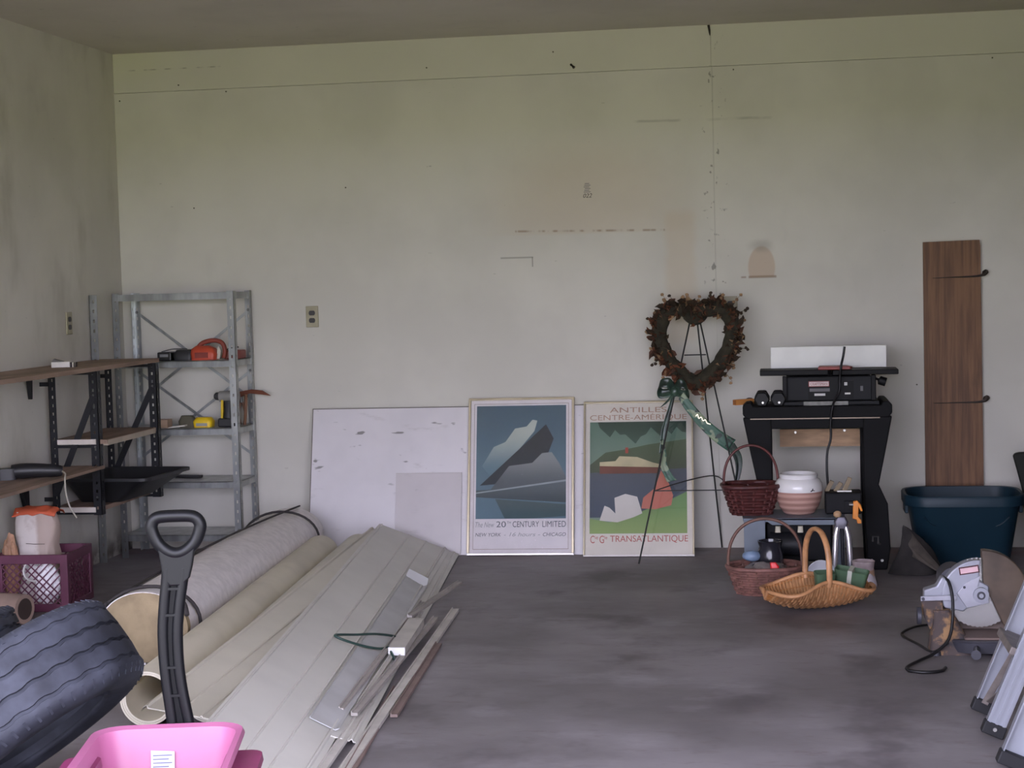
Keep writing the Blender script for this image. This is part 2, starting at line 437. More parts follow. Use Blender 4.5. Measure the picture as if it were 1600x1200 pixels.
t = thing('cordless_drill', 'yellow and black cordless drill standing on the third metal shelf', 'drill', (.622, -.2, .673))
yel = M('tool_yellow', (226, 190, 30), .45)
build('battery', MB().box(-.035, .045, -.035, .035, 0, .045), blk, t, bevel=.006)
build('grip', MB().loft([rrect(.01, 0, .05, .04, .015, .04), rrect(.012, 0, .042, .034, .014, .08), rrect(.015, 0, .05, .036, .014, .135)]), blk, t, 50)
build('grip_stripe', MB().bar((-.018, -.012, .03), (-.012, -.014, .14), .012, .02), yel, t, bevel=.002)
build('body', MB().loft([[(x, .03 * math.cos(a), .158 + .028 * math.sin(a)) for a in [2 * PI * i / 16 for i in range(16)]] for x in (-.03, .07)]), M('grey_tool_shell', (150, 148, 142), .5), t, 40)
build('chuck', MB().loft([[(x, r * math.cos(a), .158 + r * math.sin(a)) for a in [2 * PI * i / 16 for i in range(16)]] for x, r in ((-.032, .022), (-.05, .02), (-.06, .012))]), dgr, t, 40)
t = thing('jigsaw', 'yellow and grey jigsaw lying on its side left of the drill', 'power tool', (.50, -.2, .673))
build('body', MB().loft([rrect(0, 0, .10, .07, .02, 0), rrect(0, 0, .105, .075, .02, .03), rrect(.0, 0, .08, .05, .02, .05)]), yel, t, 50)
build('side_panel', MB().box(-.03, .03, -.0395, -.036, .006, .022), M('grey_tool_shell', (150, 148, 142)), t)
build('nose', MB().loft([rrect(-.085, 0, .09, .06, .025, 0), rrect(-.085, 0, .10, .065, .025, .03), rrect(-.09, 0, .06, .04, .018, .06)]), M('olive_grey', (86, 82, 66), .7), t, 50)
t = tag(build('wood_offcut', MB().box(.255, .315, -.24, -.17, .673, .715), M('pale_wood', (178, 152, 128), .7)), 'small pinkish wood offcut at the left of the third metal shelf', 'wood block')
t = tag(build('folded_paper', MB().prism([(.33, .673), (.42, .682), (.42, .690), (.33, .678)], -.27, -.2), M('white_paper', (214, 210, 200), .8)), 'folded white paper slip on the third metal shelf', 'paper')
t = thing('hatchet', 'rusty hatchet with its blade poking past the right shelf post', 'hatchet', (.70, -.10, .673))
build('handle', MB().tube(spline([(-.012, 0, 0), (-.006, 0, .06), (0, 0, .16)]), [.012] * 13, 8, flat=.7), M('worn_handle_wood', (142, 102, 78), .7), t, 60)
build('blade', MB().prism([(-.03, .145), (.02, .165), (.085, .158), (.135, .15), (.09, .178), (.03, .185), (-.03, .175)], -.008, .008), M('rusty_iron', (116, 66, 46), .8, .2), t)
t = thing('pliers', 'brown handled pliers standing at the right end of the third shelf', 'pliers', (.665, -.07, .673))
for s in (-1, 1): build('handle', MB().tube(spline([(s * .012, 0, 0), (s * .018, 0, .06), (s * .004, 0, .12)]), .007, 8), M('brown_grip', (120, 84, 66), .6), t, 60)
build('jaw', MB().tube([(0, 0, .115), (0, 0, .16)], [.012, .004], 8), M('zinc_bolt', (120, 120, 118)), t, 60)
t = tag(build('slat_offcut', MB().bar((.30, -.10, .405), (.45, -.13, .405), .03, .012), M('dark_grey_plastic', (62, 62, 64))), 'small dark slat lying on the fourth metal shelf', 'slat')

# ------------------------------------------------------------------ black bracket rack on the left wall
rackm = M('black_painted_steel', (17, 18, 24), .5, .1, .2)
board = M('weathered_board', (142, 120, 104), .75, 0, .25, 6, .25, 60, stretch=(3, .5, 3))
edge = M('pale_board_edge', (206, 198, 188), .7)
rk = thing('wall_rack', 'black slotted steel rack with weathered plank shelves on the left wall', 'rack', (.18, -.75, 0))
for y, xa, xb in ((-1.08, .045, .290), (-.43, .06, .335)):
    build('upright', slotted_angle(MB(), xa, y, .345, 1.022, 1, 1, .036, .04, .014, .003), rackm, rk, world=True)
    build('upright', slotted_angle(MB(), xb, y, .335, 1.022, -1, 1, .042, .04, .014, .003), rackm, rk, world=True)
    build('diagonal_brace', MB().bar((xb - .02, y - .004, .90), (xa + .02, y - .004, .43), .004, .03, (0, 0, 1)), rackm, rk, world=True)
    for z in (1.008, .66, .342):
        build('cross_arm', MB().box(xa + .01, xb - .01, y + .012, y + .015, z - .006, z + .008), rackm, rk, world=True)
    for z in (.95, .4): build('wall_bracket', MB().box(0, xa + .002, y + .004, y + .007, z, z + .02), rackm, rk, world=True)
    for z in (.905, .86, .66, .42):
        o = build('bolt', MB().lathe([(0, 0), (.006, 0), (.005, .004), (0, .004)], 8, caps=False), M('zinc_bolt', (120, 120, 118)), rk)
        o.rotation_euler = (PI / 2, 0, 0); o.location = (xb - .02 - .18, y - .001 + .75, z)
def plank(name, x0, x1, y0, y1, z0, z1, sag=0):
    b = MB(); n = 10
    rings = []
    for i in range(n + 1):
        t = i / n; y = y0 + (y1 - y0) * t; dz = -sag * math.sin(PI * t) + .003 * noise.noise(Vector((y * 3, x0, z0)))
        rings.append([(x0, y, z0 + dz), (x1, y, z0 + dz), (x1, y, z1 + dz), (x0, y, z1 + dz)])
    b.loft(rings)
    return build(name, b, board, rk, world=True)
plank('shelf_plank', .002, .335, -2.55, -.375, 1.024, 1.044)
plank('shelf_plank', .05, .325, -1.07, -.40, .672, .692)
plank('shelf_plank', .05, .285, -1.07, -.44, .352, .372)
plank('shelf_plank', .002, .30, -2.55, -1.05, .553, .567)
for x0, x1, y, z0, z1 in ((.083, .275, -1.082, .676, .70), (.083, .26, -1.082, .352, .376)):
    build('edge_strip', MB().box(x0, x1, y - .006, y, z0 - .004, z1 - .004), edge, rk, world=True)
build('edge_strip', MB().box(.302, .326, -1.06, -.44, .665, .690), M('dirty_edge', (176, 164, 146), .7), rk, world=True)
build('shelf_bracket', MB().prism([(-1.25, 1.022), (-1.21, 1.022), (-1.22, .90), (-1.228, .90)], .012, .03, 'yz'), rackm, rk, world=True)
build('shelf_bracket', MB().prism([(-1.40, .552), (-1.30, .552), (-1.30, .36), (-1.31, .36)], .012, .03, 'yz'), rackm, rk, world=True)

# black tub on the rack
tb = thing('plastic_tub', 'shallow black plastic mixing tub resting on the lowest rack shelf', 'tub', (.30, -.72, .374), (0, 0, math.radians(-4)))
tubm = M('tub_black', (30, 31, 33), .5)
b = MB().loft([rrect(-.08, 0, .22, .40, .04, 0), rrect(-.03, 0, .42, .50, .05, .10), rrect(-.02, 0, .46, .53, .05, .108), rrect(-.02, 0, .46, .53, .05, .122), rrect(-.025, 0, .41, .49, .05, .120), rrect(-.08, 0, .21, .39, .04, .006)])
build('tub_shell', b, tubm, tb, 40)

# small things on the planks
t = thing('caulk_carton', 'white carton with dark striped end on the top plank shelf', 'carton', (.17, -1.18, 1.045), (0, 0, math.radians(14)))
build('carton_body', MB().box(-.05, .035, -.03, .03, 0, .026), M('white_carton', (216, 212, 202), .7), t, bevel=.002)
for i in range(3): build('end_stripe', MB().box(.035 + i * .010, .041 + i * .010, -.028, .028, 0, .022), M('end_brown' if i != 1 else 'end_cream', (60, 48, 42) if i != 1 else (196, 188, 170)), t)
build('open_flap', MB().prism([(-.05, .026), (.005, .026), (-.04, .040)], -.025, .025), M('flap_dark_grey', (96, 92, 86)), t)  # dark flap, its own grey against the white carton
t = thing('angle_grinder', 'black corded angle grinder on the lower plank shelf', 'power tool', (.20, -1.55, .568), (0, 0, math.radians(20)))
build('body', MB().tube(spline([(-.12, 0, .035), (-.03, 0, .036), (.05, 0, .032), (.10, 0, .028)], 4), [.03, .032, .034, .034, .033, .032, .031, .03, .03, .028, .026, .024, .02], 10), blk, t, 50)
build('gear_head', MB().loft([rrect(-.14, 0, .08, .07, .02, 0), rrect(-.14, 0, .08, .07, .02, .05)]), dgr, t, 50)
build('power_cord', MB().tube(spline([(.09, 0, .03), (.115, -.05, .02), (.115, -.10, .0), (.12, -.135, -.06), (.135, -.14, -.12), (.16, -.12, -.17)], 6), .004, 6), M('pale_cord', (170, 164, 150), .6), t, 60)

# ================================================================== MILK CRATE
crm = M('purple_plastic', (94, 46, 68), .5)
cr = thing('milk_crate', 'purple plastic milk crate with lattice sides near the left wall', 'crate', (.215, -1.575, 0), (0, 0, math.radians(4)))
W, D, HH = .33, .33, .252
for sx in (-1, 1):
    for sy in (-1, 1):
        build('corner_post', MB().box(*sorted((sx * W / 2, sx * (W / 2 - .035))), *sorted((sy * D / 2, sy * (D / 2 - .035))), 0, HH), crm, cr, bevel=.004)
for s in (-1, 1):
    build('rim', MB().box(-W / 2 + .03, W / 2 - .03, *sorted((s * D / 2, s * (D / 2 - .014))), HH - .04, HH), crm, cr, bevel=.003)
    build('rim', MB().box(*sorted((s * W / 2, s * (W / 2 - .014))), -D / 2 + .03, D / 2 - .03, HH - .04, HH), crm, cr, bevel=.003)
    build('base_rail', MB().box(-W / 2 + .03, W / 2 - .03, *sorted((s * D / 2, s * (D / 2 - .014))), 0, .035), crm, cr, bevel=.003)
    build('base_rail', MB().box(*sorted((s * W / 2, s * (W / 2 - .014))), -D / 2 + .03, D / 2 - .03, 0, .035), crm, cr, bevel=.003)
    for ax in (0, 1):
        L = MB(); u0, u1, z0, z1 = -.132, .132, .033, HH - .038
        for dirn in (1, -1):
            for i in range(-8, 10):
                c = u0 + i * .033
                pts = []
                for z in (z0, z1):
                    pts.append([c + dirn * (z - z0) * 1.0, z])
                (a, za), (b_, zb) = pts
                if dirn > 0 and (b_ <= u0 or a >= u1): continue
                if dirn < 0 and (a <= u0 or b_ >= u1): continue
                def cut(u, lim): return za + (u - a) * (zb - za) / (b_ - a)
                ends = []
                for u, z in ((a, za), (b_, zb)):
                    if u < u0: u, z = u0, cut(u0, 0)
                    if u > u1: u, z = u1, cut(u1, 0)
                    ends.append((u, z))
                q = s * (W / 2 - .006)
                P = [(u, q, z) if ax == 0 else (q, u, z) for u, z in ends]
                if (Vector(P[0]) - Vector(P[1])).length > .01:
                    L.bar(P[0], P[1], .005, .004, (0, 1, 0) if ax == 0 else (1, 0, 0))
        build('lattice_panel', L, crm, cr)
build('bottom', MB().box(-W / 2 + .01, W / 2 - .01, -D / 2 + .01, D / 2 - .01, .004, .012), crm, cr)

# contents of the crate
def crumpled(c, r, amp, seed, top=None):
    b = MB(); b.blob(c, r, 36, 22, amp, 2.6, seed)
    out = []
    for p in b.v:
        p = Vector(p); d = Vector((p.x - c[0], p.y - c[1], p.z - c[2]))
        k = noise.noise(p * 22 + Vector((seed, 0, 0))) * .010 + abs(noise.noise(p * 40)) * .006
        out.append(tuple(p + d.normalized() * k))
    b.v = out
    return b
sk = NM('printed_sack', .6); x, y, z = sk.xyz(); nn = sk.noise(6, 4)
c = sk.mix(lin((214, 206, 200)), lin((168, 146, 132)), ((x + nn * .05).ss(.02, .04)) * .8)
c = sk.mix(c, lin((176, 160, 150)), sk.noise(14, 3).ss(.52, .72) * .6)
sk.color(c); sk.bump(sk.noise(30, 3), .4, .006)
t = thing('paper_sack', 'crumpled white sack with an orange folded top in the purple crate', 'sack', (.195, -1.55, .014))
b = MB()
rings = []
for i in range(18):
    f = i / 17; zz = .014 + f * .405
    wx = .115 - .035 * f ** 1.5 + .012 * math.sin(f * 9); wy = .10 - .055 * f
    ring = []
    for kk in range(40):
        a = 2 * PI * kk / 40
        d = Vector((math.cos(a), math.sin(a), 0)); q = 1 + .10 * noise.noise(Vector((d.x * 2.2, d.y * 2.2, f * 7))) + .05 * noise.noise(Vector((d.x * 6, d.y * 6, f * 16)))
        ca = abs(math.cos(a)) ** .7 * (1 if math.cos(a) > 0 else -1); sa = abs(math.sin(a)) ** .7 * (1 if math.sin(a) > 0 else -1)
        ring.append((.195 - .02 * f + wx * q * ca, -1.55 + wy * q * sa, zz))
    rings.append(ring)
build('sack_body', MB().loft(rings), sk.m, t, 35, world=True)
b = MB()
def fold(u, v):
    return (.085 + u * .20, -1.552 - .055 + .11 * v + .01 * math.sin(u * 9), .402 + .028 * math.sin(PI * v) + .014 * noise.noise(Vector((u * 5, v * 4, 2))) + .012 * math.sin(u * PI))
build('orange_fold', b.grid(fold, 18, 8), M('sack_orange', (206, 98, 66), .6, bump=.3), t, 40, world=True, solid=.004)
build('seam_line', MB().tube([(.165, -1.643, .288), (.205, -1.648, .286), (.25, -1.638, .285)], .0015, 5), M('seam_grey', (110, 98, 92)), t, world=True)
t = tag(build('bread_bag', crumpled((.105, -1.675, .185), (.040, .03, .135), .25, 3), M('bread_brown', (168, 128, 100), .6, 0, .3, 16)), 'lumpy brown bag wedged at the front left of the purple crate', 'bag')
t = thing('enamel_cup', 'white cup lying on its side behind the crate lattice', 'cup', (.205, -1.662, .165), (math.radians(78), 0, math.radians(25)))
build('cup_shell', MB().lathe([(0, .0), (.03, 0), (.042, .07), (.048, .074), (.043, .078), (.038, .07), (.027, .006), (0, .006)], 24, caps=False), M('white_enamel', (222, 220, 216), .3), t, 40)
t = tag(build('white_rag', crumpled((.275, -1.688, .115), (.055, .038, .095), .3, 6), M('rag_white', (240, 238, 240), .8)), 'crumpled white rag showing through the front of the purple crate', 'rag')
# kraft paper roll on the floor in front of the crate
t = thing('kraft_roll', 'brown kraft paper roll lying in front of the purple crate', 'paper roll', (.165, -2.0, .0), (0, 0, math.radians(-8)))
kr = M('kraft_paper', (150, 128, 116), .75)
def roll_end(mb, c, axis, r0, r1, L, n=28, flat=1.0):
    pass
build('paper_roll', MB().tube([(-.16, .02, .075), (.0, .0, .075), (.175, -.02, .075)], .062, 24), kr, t, 40)
build('roll_core', MB().tube([(.170, -.0195, .075), (.1765, -.0201, .075)], .045, 20), M('dark_core', (58, 46, 42), .8), t, 40)
build('loose_sheet', MB().grid(lambda u, v: (-.16 + u * .31, -.07 - .10 * v, .026 * (1 - v) ** 2 + .004 + .006 * math.sin(u * 7) * v), 14, 6), kr, t, 40, solid=.002)

# ================================================================== ROLLS OF FLOORING
def spiral_roll(a, b, rx, rz, thick, turns, n=46, droop=0):
    """a rolled sheet: spiral section swept from a to b; flattened to rx by rz"""
    mb = MB(); a, b = Vector(a), Vector(b); d = (b - a).normalized()
    side = d.cross(Vector((0, 0, 1))).normalized(); up = Vector((0, 0, 1))
    tot = int(n * turns); rings = []
    m = 12
    for s in range(m + 1):
        c = a.lerp(b, s / m); pts_o = []; pts_i = []
        for i in range(tot + 1):
            ang = 2 * PI * i / n - PI * .5; k = 1 - (i / tot) * turns * thick * 1.15 / min(rx, rz)
            wob = 1 + .015 * noise.noise(Vector((s * .7, i * .05, rx * 10)))
            pts_o.append(c + side * (rx * k * wob * math.cos(ang)) + up * (rz * k * wob * math.sin(ang)))
            k2 = k - thick / min(rx, rz)
            pts_i.append(c + side * (rx * k2 * wob * math.cos(ang)) + up * (rz * k2 * wob * math.sin(ang)))
        rings.append(pts_o + pts_i[::-1])
    mb.loft(rings)
    return mb
carpet = M('grey_carpet', (222, 217, 216), .95, 0, .08, 25, .25, 500)
backing = M('tan_carpet_backing', (146, 130, 102), .9, 0, .2, 10, .3, 200)
rope = M('dark_twine', (58, 54, 54), .9)
A0, A1 = Vector((1.02, -.42, .142)), Vector((1.125, -2.72, .142))
t = thing('carpet_roll', 'thick grey carpet roll tied with dark twine beside the vinyl rolls', 'carpet roll', (1.07, -1.57, 0))
build('carpet', spiral_roll(A0, A1, .178, .140, .012, 3.2), carpet, t, 50, world=True)
# tan backing disc folded over the near end
d = (A1 - A0).normalized(); side = d.cross(Vector((0, 0, 1))).normalized()
b = MB(); N = 40
r_out = [[A1 + d * q + side * (.168 * k * math.cos(2 * PI * i / N)) + Vector((0, 0, .131 * k * math.sin(2 * PI * i / N))) for i in range(N)] for q, k in ((-.03, 1.0), (.004, 1.0), (.010, .93), (.006, .5), (.006, .05))]
build('end_wrap', b.loft(r_out), backing, t, 40, world=True)
def around(y, lift=.006):
    f = (y - A0.y) / (A1.y - A0.y); c = A0.lerp(A1, f)
    return [c + side * ((.178 + lift) * math.cos(2 * PI * i / 36)) + Vector((0, 0, (.140 + lift) * math.sin(2 * PI * i / 36))) + d * (.05 * math.cos(2 * PI * i / 36)) for i in range(36)]
build('twine', MB().tube(around(-.66), .006, 6, closed=True), rope, t, 60, world=True)
build('twine', MB().tube(around(-2.66, .004), .007, 6, closed=True), rope, t, 60, world=True)
ln = []
for i in range(15):
    f = i / 14; c = A0.lerp(A1, f); a = math.radians(104 - 66 * f)
    ln.append(c + side * (.184 * math.cos(a)) * -1 * -1 + Vector((0, 0, .1455 * math.sin(a))))
build('twine', MB().tube(ln, .005, 6), rope, t, 60, world=True)
build('twine_end', MB().tube(spline([A1 + Vector((.13, .0, .12)), A1 + Vector((.17, -.03, .095)), A1 + Vector((.19, -.06, .06))]), .009, 6), rope, t, 60, world=True)

vin = M('cream_vinyl', (206, 199, 180), .55, 0, .10, 3, .1, 60)
vin2 = M('ivory_vinyl', (206, 201, 186), .55, 0, .10, 4, .1, 60)
def tube_roll(name, label, a, b, r, th, mat, hole):
    t = thing(name, label, 'vinyl roll', ((a[0] + b[0]) / 2, (a[1] + b[1]) / 2, 0), group='rolled vinyl flooring')
    build('vinyl_sheet', spiral_roll(a, b, r, r, th, 2.3, 40), mat, t, 50, world=True)
    return t
tube_roll('vinyl_roll', 'cream vinyl flooring roll next to the grey carpet roll', (1.258, -.74, .094), (1.466, -3.58, .094), .092, .006, vin, 1)
tube_roll('vinyl_roll', 'ivory vinyl flooring roll partly under the siding sheets', (1.440, -.70, .094), (1.652, -3.52, .094), .092, .006, vin2, 1)

# ================================================================== SIDING SHEETS
sid = M('ivory_siding', (210, 208, 200), .42, 0, .06, 2.5, 0, spec=.5)
sid2 = M('cream_siding', (208, 203, 188), .42, 0, .06, 2.5)
def sheet(name, label, FLc, FRc, NRc, NLc, ribs, mat, lift=0, thick=.004, hem=True):
    """long sheet spanned by four corners, with folded ribs along its length; ribs: list of (fraction, width, height)"""
    FLc, FRc, NRc, NLc = map(Vector, (FLc, FRc, NRc, NLc))
    nrm = (NLc - FLc).cross(FRc - FLc).normalized()
    if nrm.z < 0: nrm = -nrm
    prof = [(0, -.012 if hem else 0), (0, 0)]
    for f, wd, h in ribs:
        prof += [(f - wd, 0), (f - wd * .3, h), (f + wd * .3, h), (f + wd, 0)]
    prof += [(1, 0)] + ([(1, -.010)] if hem else [])
    m = 14; rings = []
    for i in range(m + 1):
        s = i / m; L = FLc.lerp(NLc, s); R = FRc.lerp(NRc, s)
        wv = .004 * math.sin(s * 7 + FLc.x * 9)
        up = [L.lerp(R, f) + nrm * (h + lift + wv) for f, h in prof]
        dn = [L.lerp(R, f) + nrm * (h + lift + wv - thick) for f, h in prof]
        rings.append(up + dn[::-1])
    t = thing(name, label, 'siding', ((FLc.x + NRc.x) / 2, (FLc.y + NRc.y) / 2, 0), group='stacked siding sheets')
    o = build('sheet_metal', MB().loft(rings), mat, t, 25, world=True)
    return t, nrm
FLc, FRc, NRc, NLc = (1.487, -.49, .190), (1.80, -.30, .024), (2.203, -4.55, .020), (1.915, -4.57, .180)
_, NR2 = sheet('siding_sheet', 'wide ivory siding sheet on top of the stack with ribbed edges', FLc, FRc, NRc, NLc, [(.035, .012, .006), (.42, .012, .004), (.66, .012, .004), (.93, .02, .010)], sid, .010)
sheet('siding_sheet', 'lower ivory siding sheet whose edge shows along the bare floor', (1.53, -.42, .132), (1.845, -.26, .008), (2.195, -3.75, .008), (1.93, -3.85, .108), [(.93, .02, .006)], sid, .0)
sheet('siding_sheet', 'narrow cream siding sheet lying across the vinyl rolls', (1.474, -.61, .195), (1.70, -.58, .058), (1.90, -4.1, .158), (1.65, -4.09, .195), [(.03, .03, .007), (.42, .02, .005), (.70, .02, .005)], sid2, .004)
# channel tray lying on the sheets
def on_sheet(f, s, h=0):
    L = Vector(FLc).lerp(Vector(NLc), s); R = Vector(FRc).lerp(Vector(NRc), s)
    return L.lerp(R, f) + NR2 * (h + .017)
alu = M('brushed_white_aluminium', (190, 190, 190), .45, .0, .08, 5)
t = thing('channel_trim', 'long white aluminium channel lying on the right edge of the siding', 'trim', tuple(on_sheet(.75, .5)))
rings = []
for i in range(13):
    s = .232 + (.807 - .232) * i / 12
    pr_ = [(.70, 0), (.70, .007), (.704, .007), (.708, .003), (.955, .003), (.985, .012), (.99, .012), (.965, 0)]
    rings.append([on_sheet(f, s, h) for f, h in pr_])
build('channel', MB().loft(rings), alu, t, 25, world=True)
e0 = [on_sheet(.70, .232), on_sheet(.70, .223, .03), on_sheet(.97, .238, .035), on_sheet(1.0, .250, .0)]
b = MB(); b.add(e0, [(0, 1, 2, 3)])
build('end_flap', b, alu, t, world=True, solid=.003)

# ================================================================== LOOSE STRIPS
strip_l = M('white_trim_strip', (196, 192, 184), .5); strip_g = M('grey_trim_strip', (168, 162, 156), .6); strip_b = M('brown_trim_strip', (130, 112, 106), .7)
def strip(label, a, b, w, h, mat, notch=True, mid=None):
    t = thing('trim_strip', label, 'strip', ((a[0] + b[0]) / 2, (a[1] + b[1]) / 2, 0), group='loose trim strips on the floor')
    if mid: build('strip', MB().tube([a, mid, b], w * .55, 4, flat=.5), mat, t, world=True)
    else:
        A, B = Vector(a), Vector(b)
        build('strip', MB().bar(A, B, w, h), mat, t, world=True)
        sd_ = (B - A).normalized().cross(Vector((0, 0, 1))) * (w * .5 - .002)
        build('strip_lip', MB().bar(A + sd_ + Vector((0, 0, h * .5 + .003)), B + sd_ + Vector((0, 0, h * .5 + .003)), .004, .007), mat, t, world=True)
    return t
strip('grey trim strip whose far end juts furthest toward the posters', (2.05, -1.30, .055), (2.01, -2.16, .075), .020, .008, strip_g)
strip('longest white trim strip lying flat on the bare floor', (2.105, -1.70, .010), (2.235, -4.15, .010), .030, .012, strip_l)
strip('white tipped trim strip crossing over the others', (2.085, -2.02, .040), (2.13, -3.53, .040), .022, .010, strip_g)
strip('brownish trim strip outermost on the floor side', (2.165, -2.36, .008), (2.232, -3.42, .008), .024, .010, strip_b)
strip('grey trim strip tight against the aluminium channel', (1.985, -1.80, .060), (2.085, -3.52, .052), .016, .009, strip_g)
strip('short pale trim strip beside the aluminium channel', (2.012, -1.95, .050), (2.115, -3.40, .040), .014, .008, strip_l)
strip('short thin strip just behind the green wire hanger tail', (2.075, -2.88, .03), (2.105, -3.16, .03), .010, .006, strip_l)
strip('pale trim strip nearest the camera along the siding edge', (2.125, -3.30, .022), (2.185, -4.25, .022), .026, .010, strip_l)
strip('dark trim strip under the long white one', (2.16, -3.05, .006), (2.262, -4.25, .006), .030, .008, strip_b)
t = thing('gutter_offcut', 'short white box offcut resting on the trim strips', 'offcut', (2.065, -2.45, .05))
A, B = Vector((2.085, -2.72, .060)), Vector((2.050, -2.22, .066))
build('top_face', MB().bar(A + Vector((0, 0, .014)), B + Vector((0, 0, .014)), .062, .004), M('grey_white_plastic', (188, 184, 176), .5), t, world=True)
for s in (-1, 1): build('side_wall', MB().bar(A + Vector((s * .029, 0, 0)), B + Vector((s * .029, 0, 0)), .004, .026), M('grey_white_plastic', (188, 184, 176)), t, world=True)
build('end_cap', MB().box(2.054, 2.116, -2.728, -2.722, .047, .076), M('bright_white_plastic', (232, 232, 230), .4), t, world=True)
# green coated wire loop
gw = M('green_coated_wire', (44, 68, 62), .4)
t = thing('wire_hanger', 'green coated wire loop lying across the siding and strips', 'wire', (1.96, -2.65, .1))
lift = Vector((0, 0, .012))
loop = [Vector(p) + lift for p in [(1.885, -2.819, .129), (1.906, -2.835, .119), (1.955, -2.80, .092), (1.995, -2.747, .068), (2.022, -2.69, .052), (2.041, -2.62, .046), (2.036, -2.52, .046), (2.02, -2.48, .052), (1.975, -2.58, .082), (1.93, -2.70, .105)]]
build('wire_loop', MB().tube(spline(loop, 6, True), .0048, 7, closed=True), gw, t, 60, world=True)
build('wire_tail', MB().tube(spline([(2.045, -2.63, .06), (2.062, -2.72, .062), (2.082, -2.76, .045), (2.095, -2.80, .03), (2.085, -2.86, .03)], 6), .0048, 7), gw, t, 60, world=True)

# ================================================================== TYRES
rub = NM('tyre_rubber', .75, 0, .35); c = rub.mix(lin((38, 40, 48)), lin((64, 67, 78)), rub.noise(7, 4).ss(.35, .7)); rub.color(c); rub.bump(rub.noise(50, 3), .25, .003); rub = rub.m
def tyre(label, c, axis, R, wd, seed):
    ax = Vector(axis).normalized(); q = Vector((0, 0, 1)).rotation_difference(ax)
    t = thing('car_tyre', label, 'tyre', c, tuple(q.to_euler()), 'used car tyres')
    h = wd / 2; n = 120
    prof = []
    ribs = [-.30, -.10, .10, .30]; gw_ = .028
    prof += [(R * .60, -h * .62), (R * .62, -h * .86), (R * .74, -h), (R * .87, -h * .98), (R * .955, -h * .86)]
    pts = [-.74]
    for g in ribs: pts += [(g, 'g')]
    prof.append((R * .985, -h * .74))
    for g in ribs:
        z = g * wd * 1.02; 
        prof += [(R - .002 * abs(g) * 10, z - .0055), (R - .012, z - .004), (R - .012, z + .004), (R - .002 * abs(g) * 10, z + .0055)]
    prof += [(R * .985, h * .74), (R * .955, h * .86), (R * .87, h * .98), (R * .74, h), (R * .62, h * .86), (R * .60, h * .62), (R * .66, h * .60), (R * .88, h * .75), (R * .93, h * .3), (R * .93, -h * .3), (R * .88, -h * .75), (R * .66, -h * .60)]
    rings = []
    for r, z in prof:
        ring = []
        for k in range(n):
            a = 2 * PI * k / n
            dz = .0022 * (1 if (k // 2) % 2 else -1) if r > R * .93 and abs(z) < h * .7 and r > R - .02 else 0
            ring.append((r * math.cos(a), r * math.sin(a), z + dz))
        rings.append(ring)
    build('carcass', MB().loft(rings, closed=True), rub, t, 40)
    for s in (-1, 1):
        L = MB()
        for k in range(60):
            a = 2 * PI * (k + .25) / 60
            L.bar((R * .976 * math.cos(a), R * .976 * math.sin(a), s * h * .78), (R * .92 * math.cos(a + .012), R * .93 * math.sin(a + .012), s * h * .935), .007, .0025, (math.cos(a), math.sin(a), 0))
        build('shoulder_lugs', L, rub, t, kind='stuff')
        build('bead_ring', MB().tube([(R * .615 * math.cos(2 * PI * k / 48), R * .615 * math.sin(2 * PI * k / 48), s * h * .86) for k in range(48)], .008, 6, closed=True), rub, t, 60)
tyre('worn black tyre lying tilted behind the pink wagon', (1.495, -4.56, .318), (-.61, .10, .79), .335, .245, 1)
tyre('black tyre at the left edge partly hidden behind the tilted tyre', (.63, -3.42, .185), (-.28, .05, .95), .32, .18, 2)

# ================================================================== PINK WAGON
pk = M('pink_plastic', (170, 100, 136), .38, 0, .05, 3)
wg = thing('pull_wagon', 'bright pink plastic wagon with a black pull handle in the foreground', 'wagon', (2.057, -5.067, 0), (0, 0, math.radians(12)))
cx, cy = 0, 0
b = MB().loft([rrect(0, 0, .26, .50, .05, .10), rrect(0, 0, .30, .56, .06, .17), rrect(0, 0, .345, .615, .07, .298), rrect(0, 0, .365, .635, .075, .315), rrect(0, 0, .372, .645, .078, .325),
               rrect(0, 0, .362, .635, .075, .335), rrect(0, 0, .33, .60, .065, .329), rrect(0, 0, .285, .545, .055, .18), rrect(0, 0, .25, .49, .05, .115)])
build('tub', b, pk, wg, 45)
for s in (-1, 1):
    build('side_step', MB().loft([rrect(s * .185, -.02, .075, .44, .03, .262), rrect(s * .19, -.02, .09, .47, .035, .275), rrect(s * .19, -.02, .085, .46, .033, .292)]), M('deep_pink_plastic', (130, 54, 92), .4), wg, 45)
st_ = build('warning_sticker', MB().prism([(-.035, -.05), (.022, -.052), (.022, .006), (-.035, .010)], -.0006, .0006), M('sticker_white', (186, 186, 194), .5), wg)
st_.location = (-.012, .2815, .270); st_.rotation_euler = (math.radians(-9), 0, 0)
for i in range(5):
    o = build('print_line', MB().box(-.03, .016 - (i % 2) * .008, -.0012, -.0006, -.004 - i * .009, -.0015 - i * .009), M('sticker_ink', (96, 102, 130), .6), st_)
for sx in (-1, 1):
    for sy in (-1, 1):
        o = build('wheel', MB().lathe([(0, -.025), (.03, -.028), (.05, -.022), (.082, -.026), (.088, -.02), (.088, .02), (.082, .026), (.05, .022), (.03, .028), (0, .025)], 28, caps=False), M('wheel_black', (34, 34, 38), .6), wg, 35)
        o.location = (sx * .125, sy * .19, .089); o.rotation_euler = (0, PI / 2, 0)
for sy in (-1, 1): build('axle', MB().tube([(-.13, sy * .19, .089), (.13, sy * .19, .089)], .008, 8), M('axle_steel', (120, 120, 124), .4, .8), wg, 60)
hb = M('handle_black', (14, 15, 18), .42, 0, .05, spec=.3)
HX, HY = .024, .345
build('handle_yoke', MB().box(-.03, .03, .30, .36, .11, .16), hb, wg, bevel=.008)
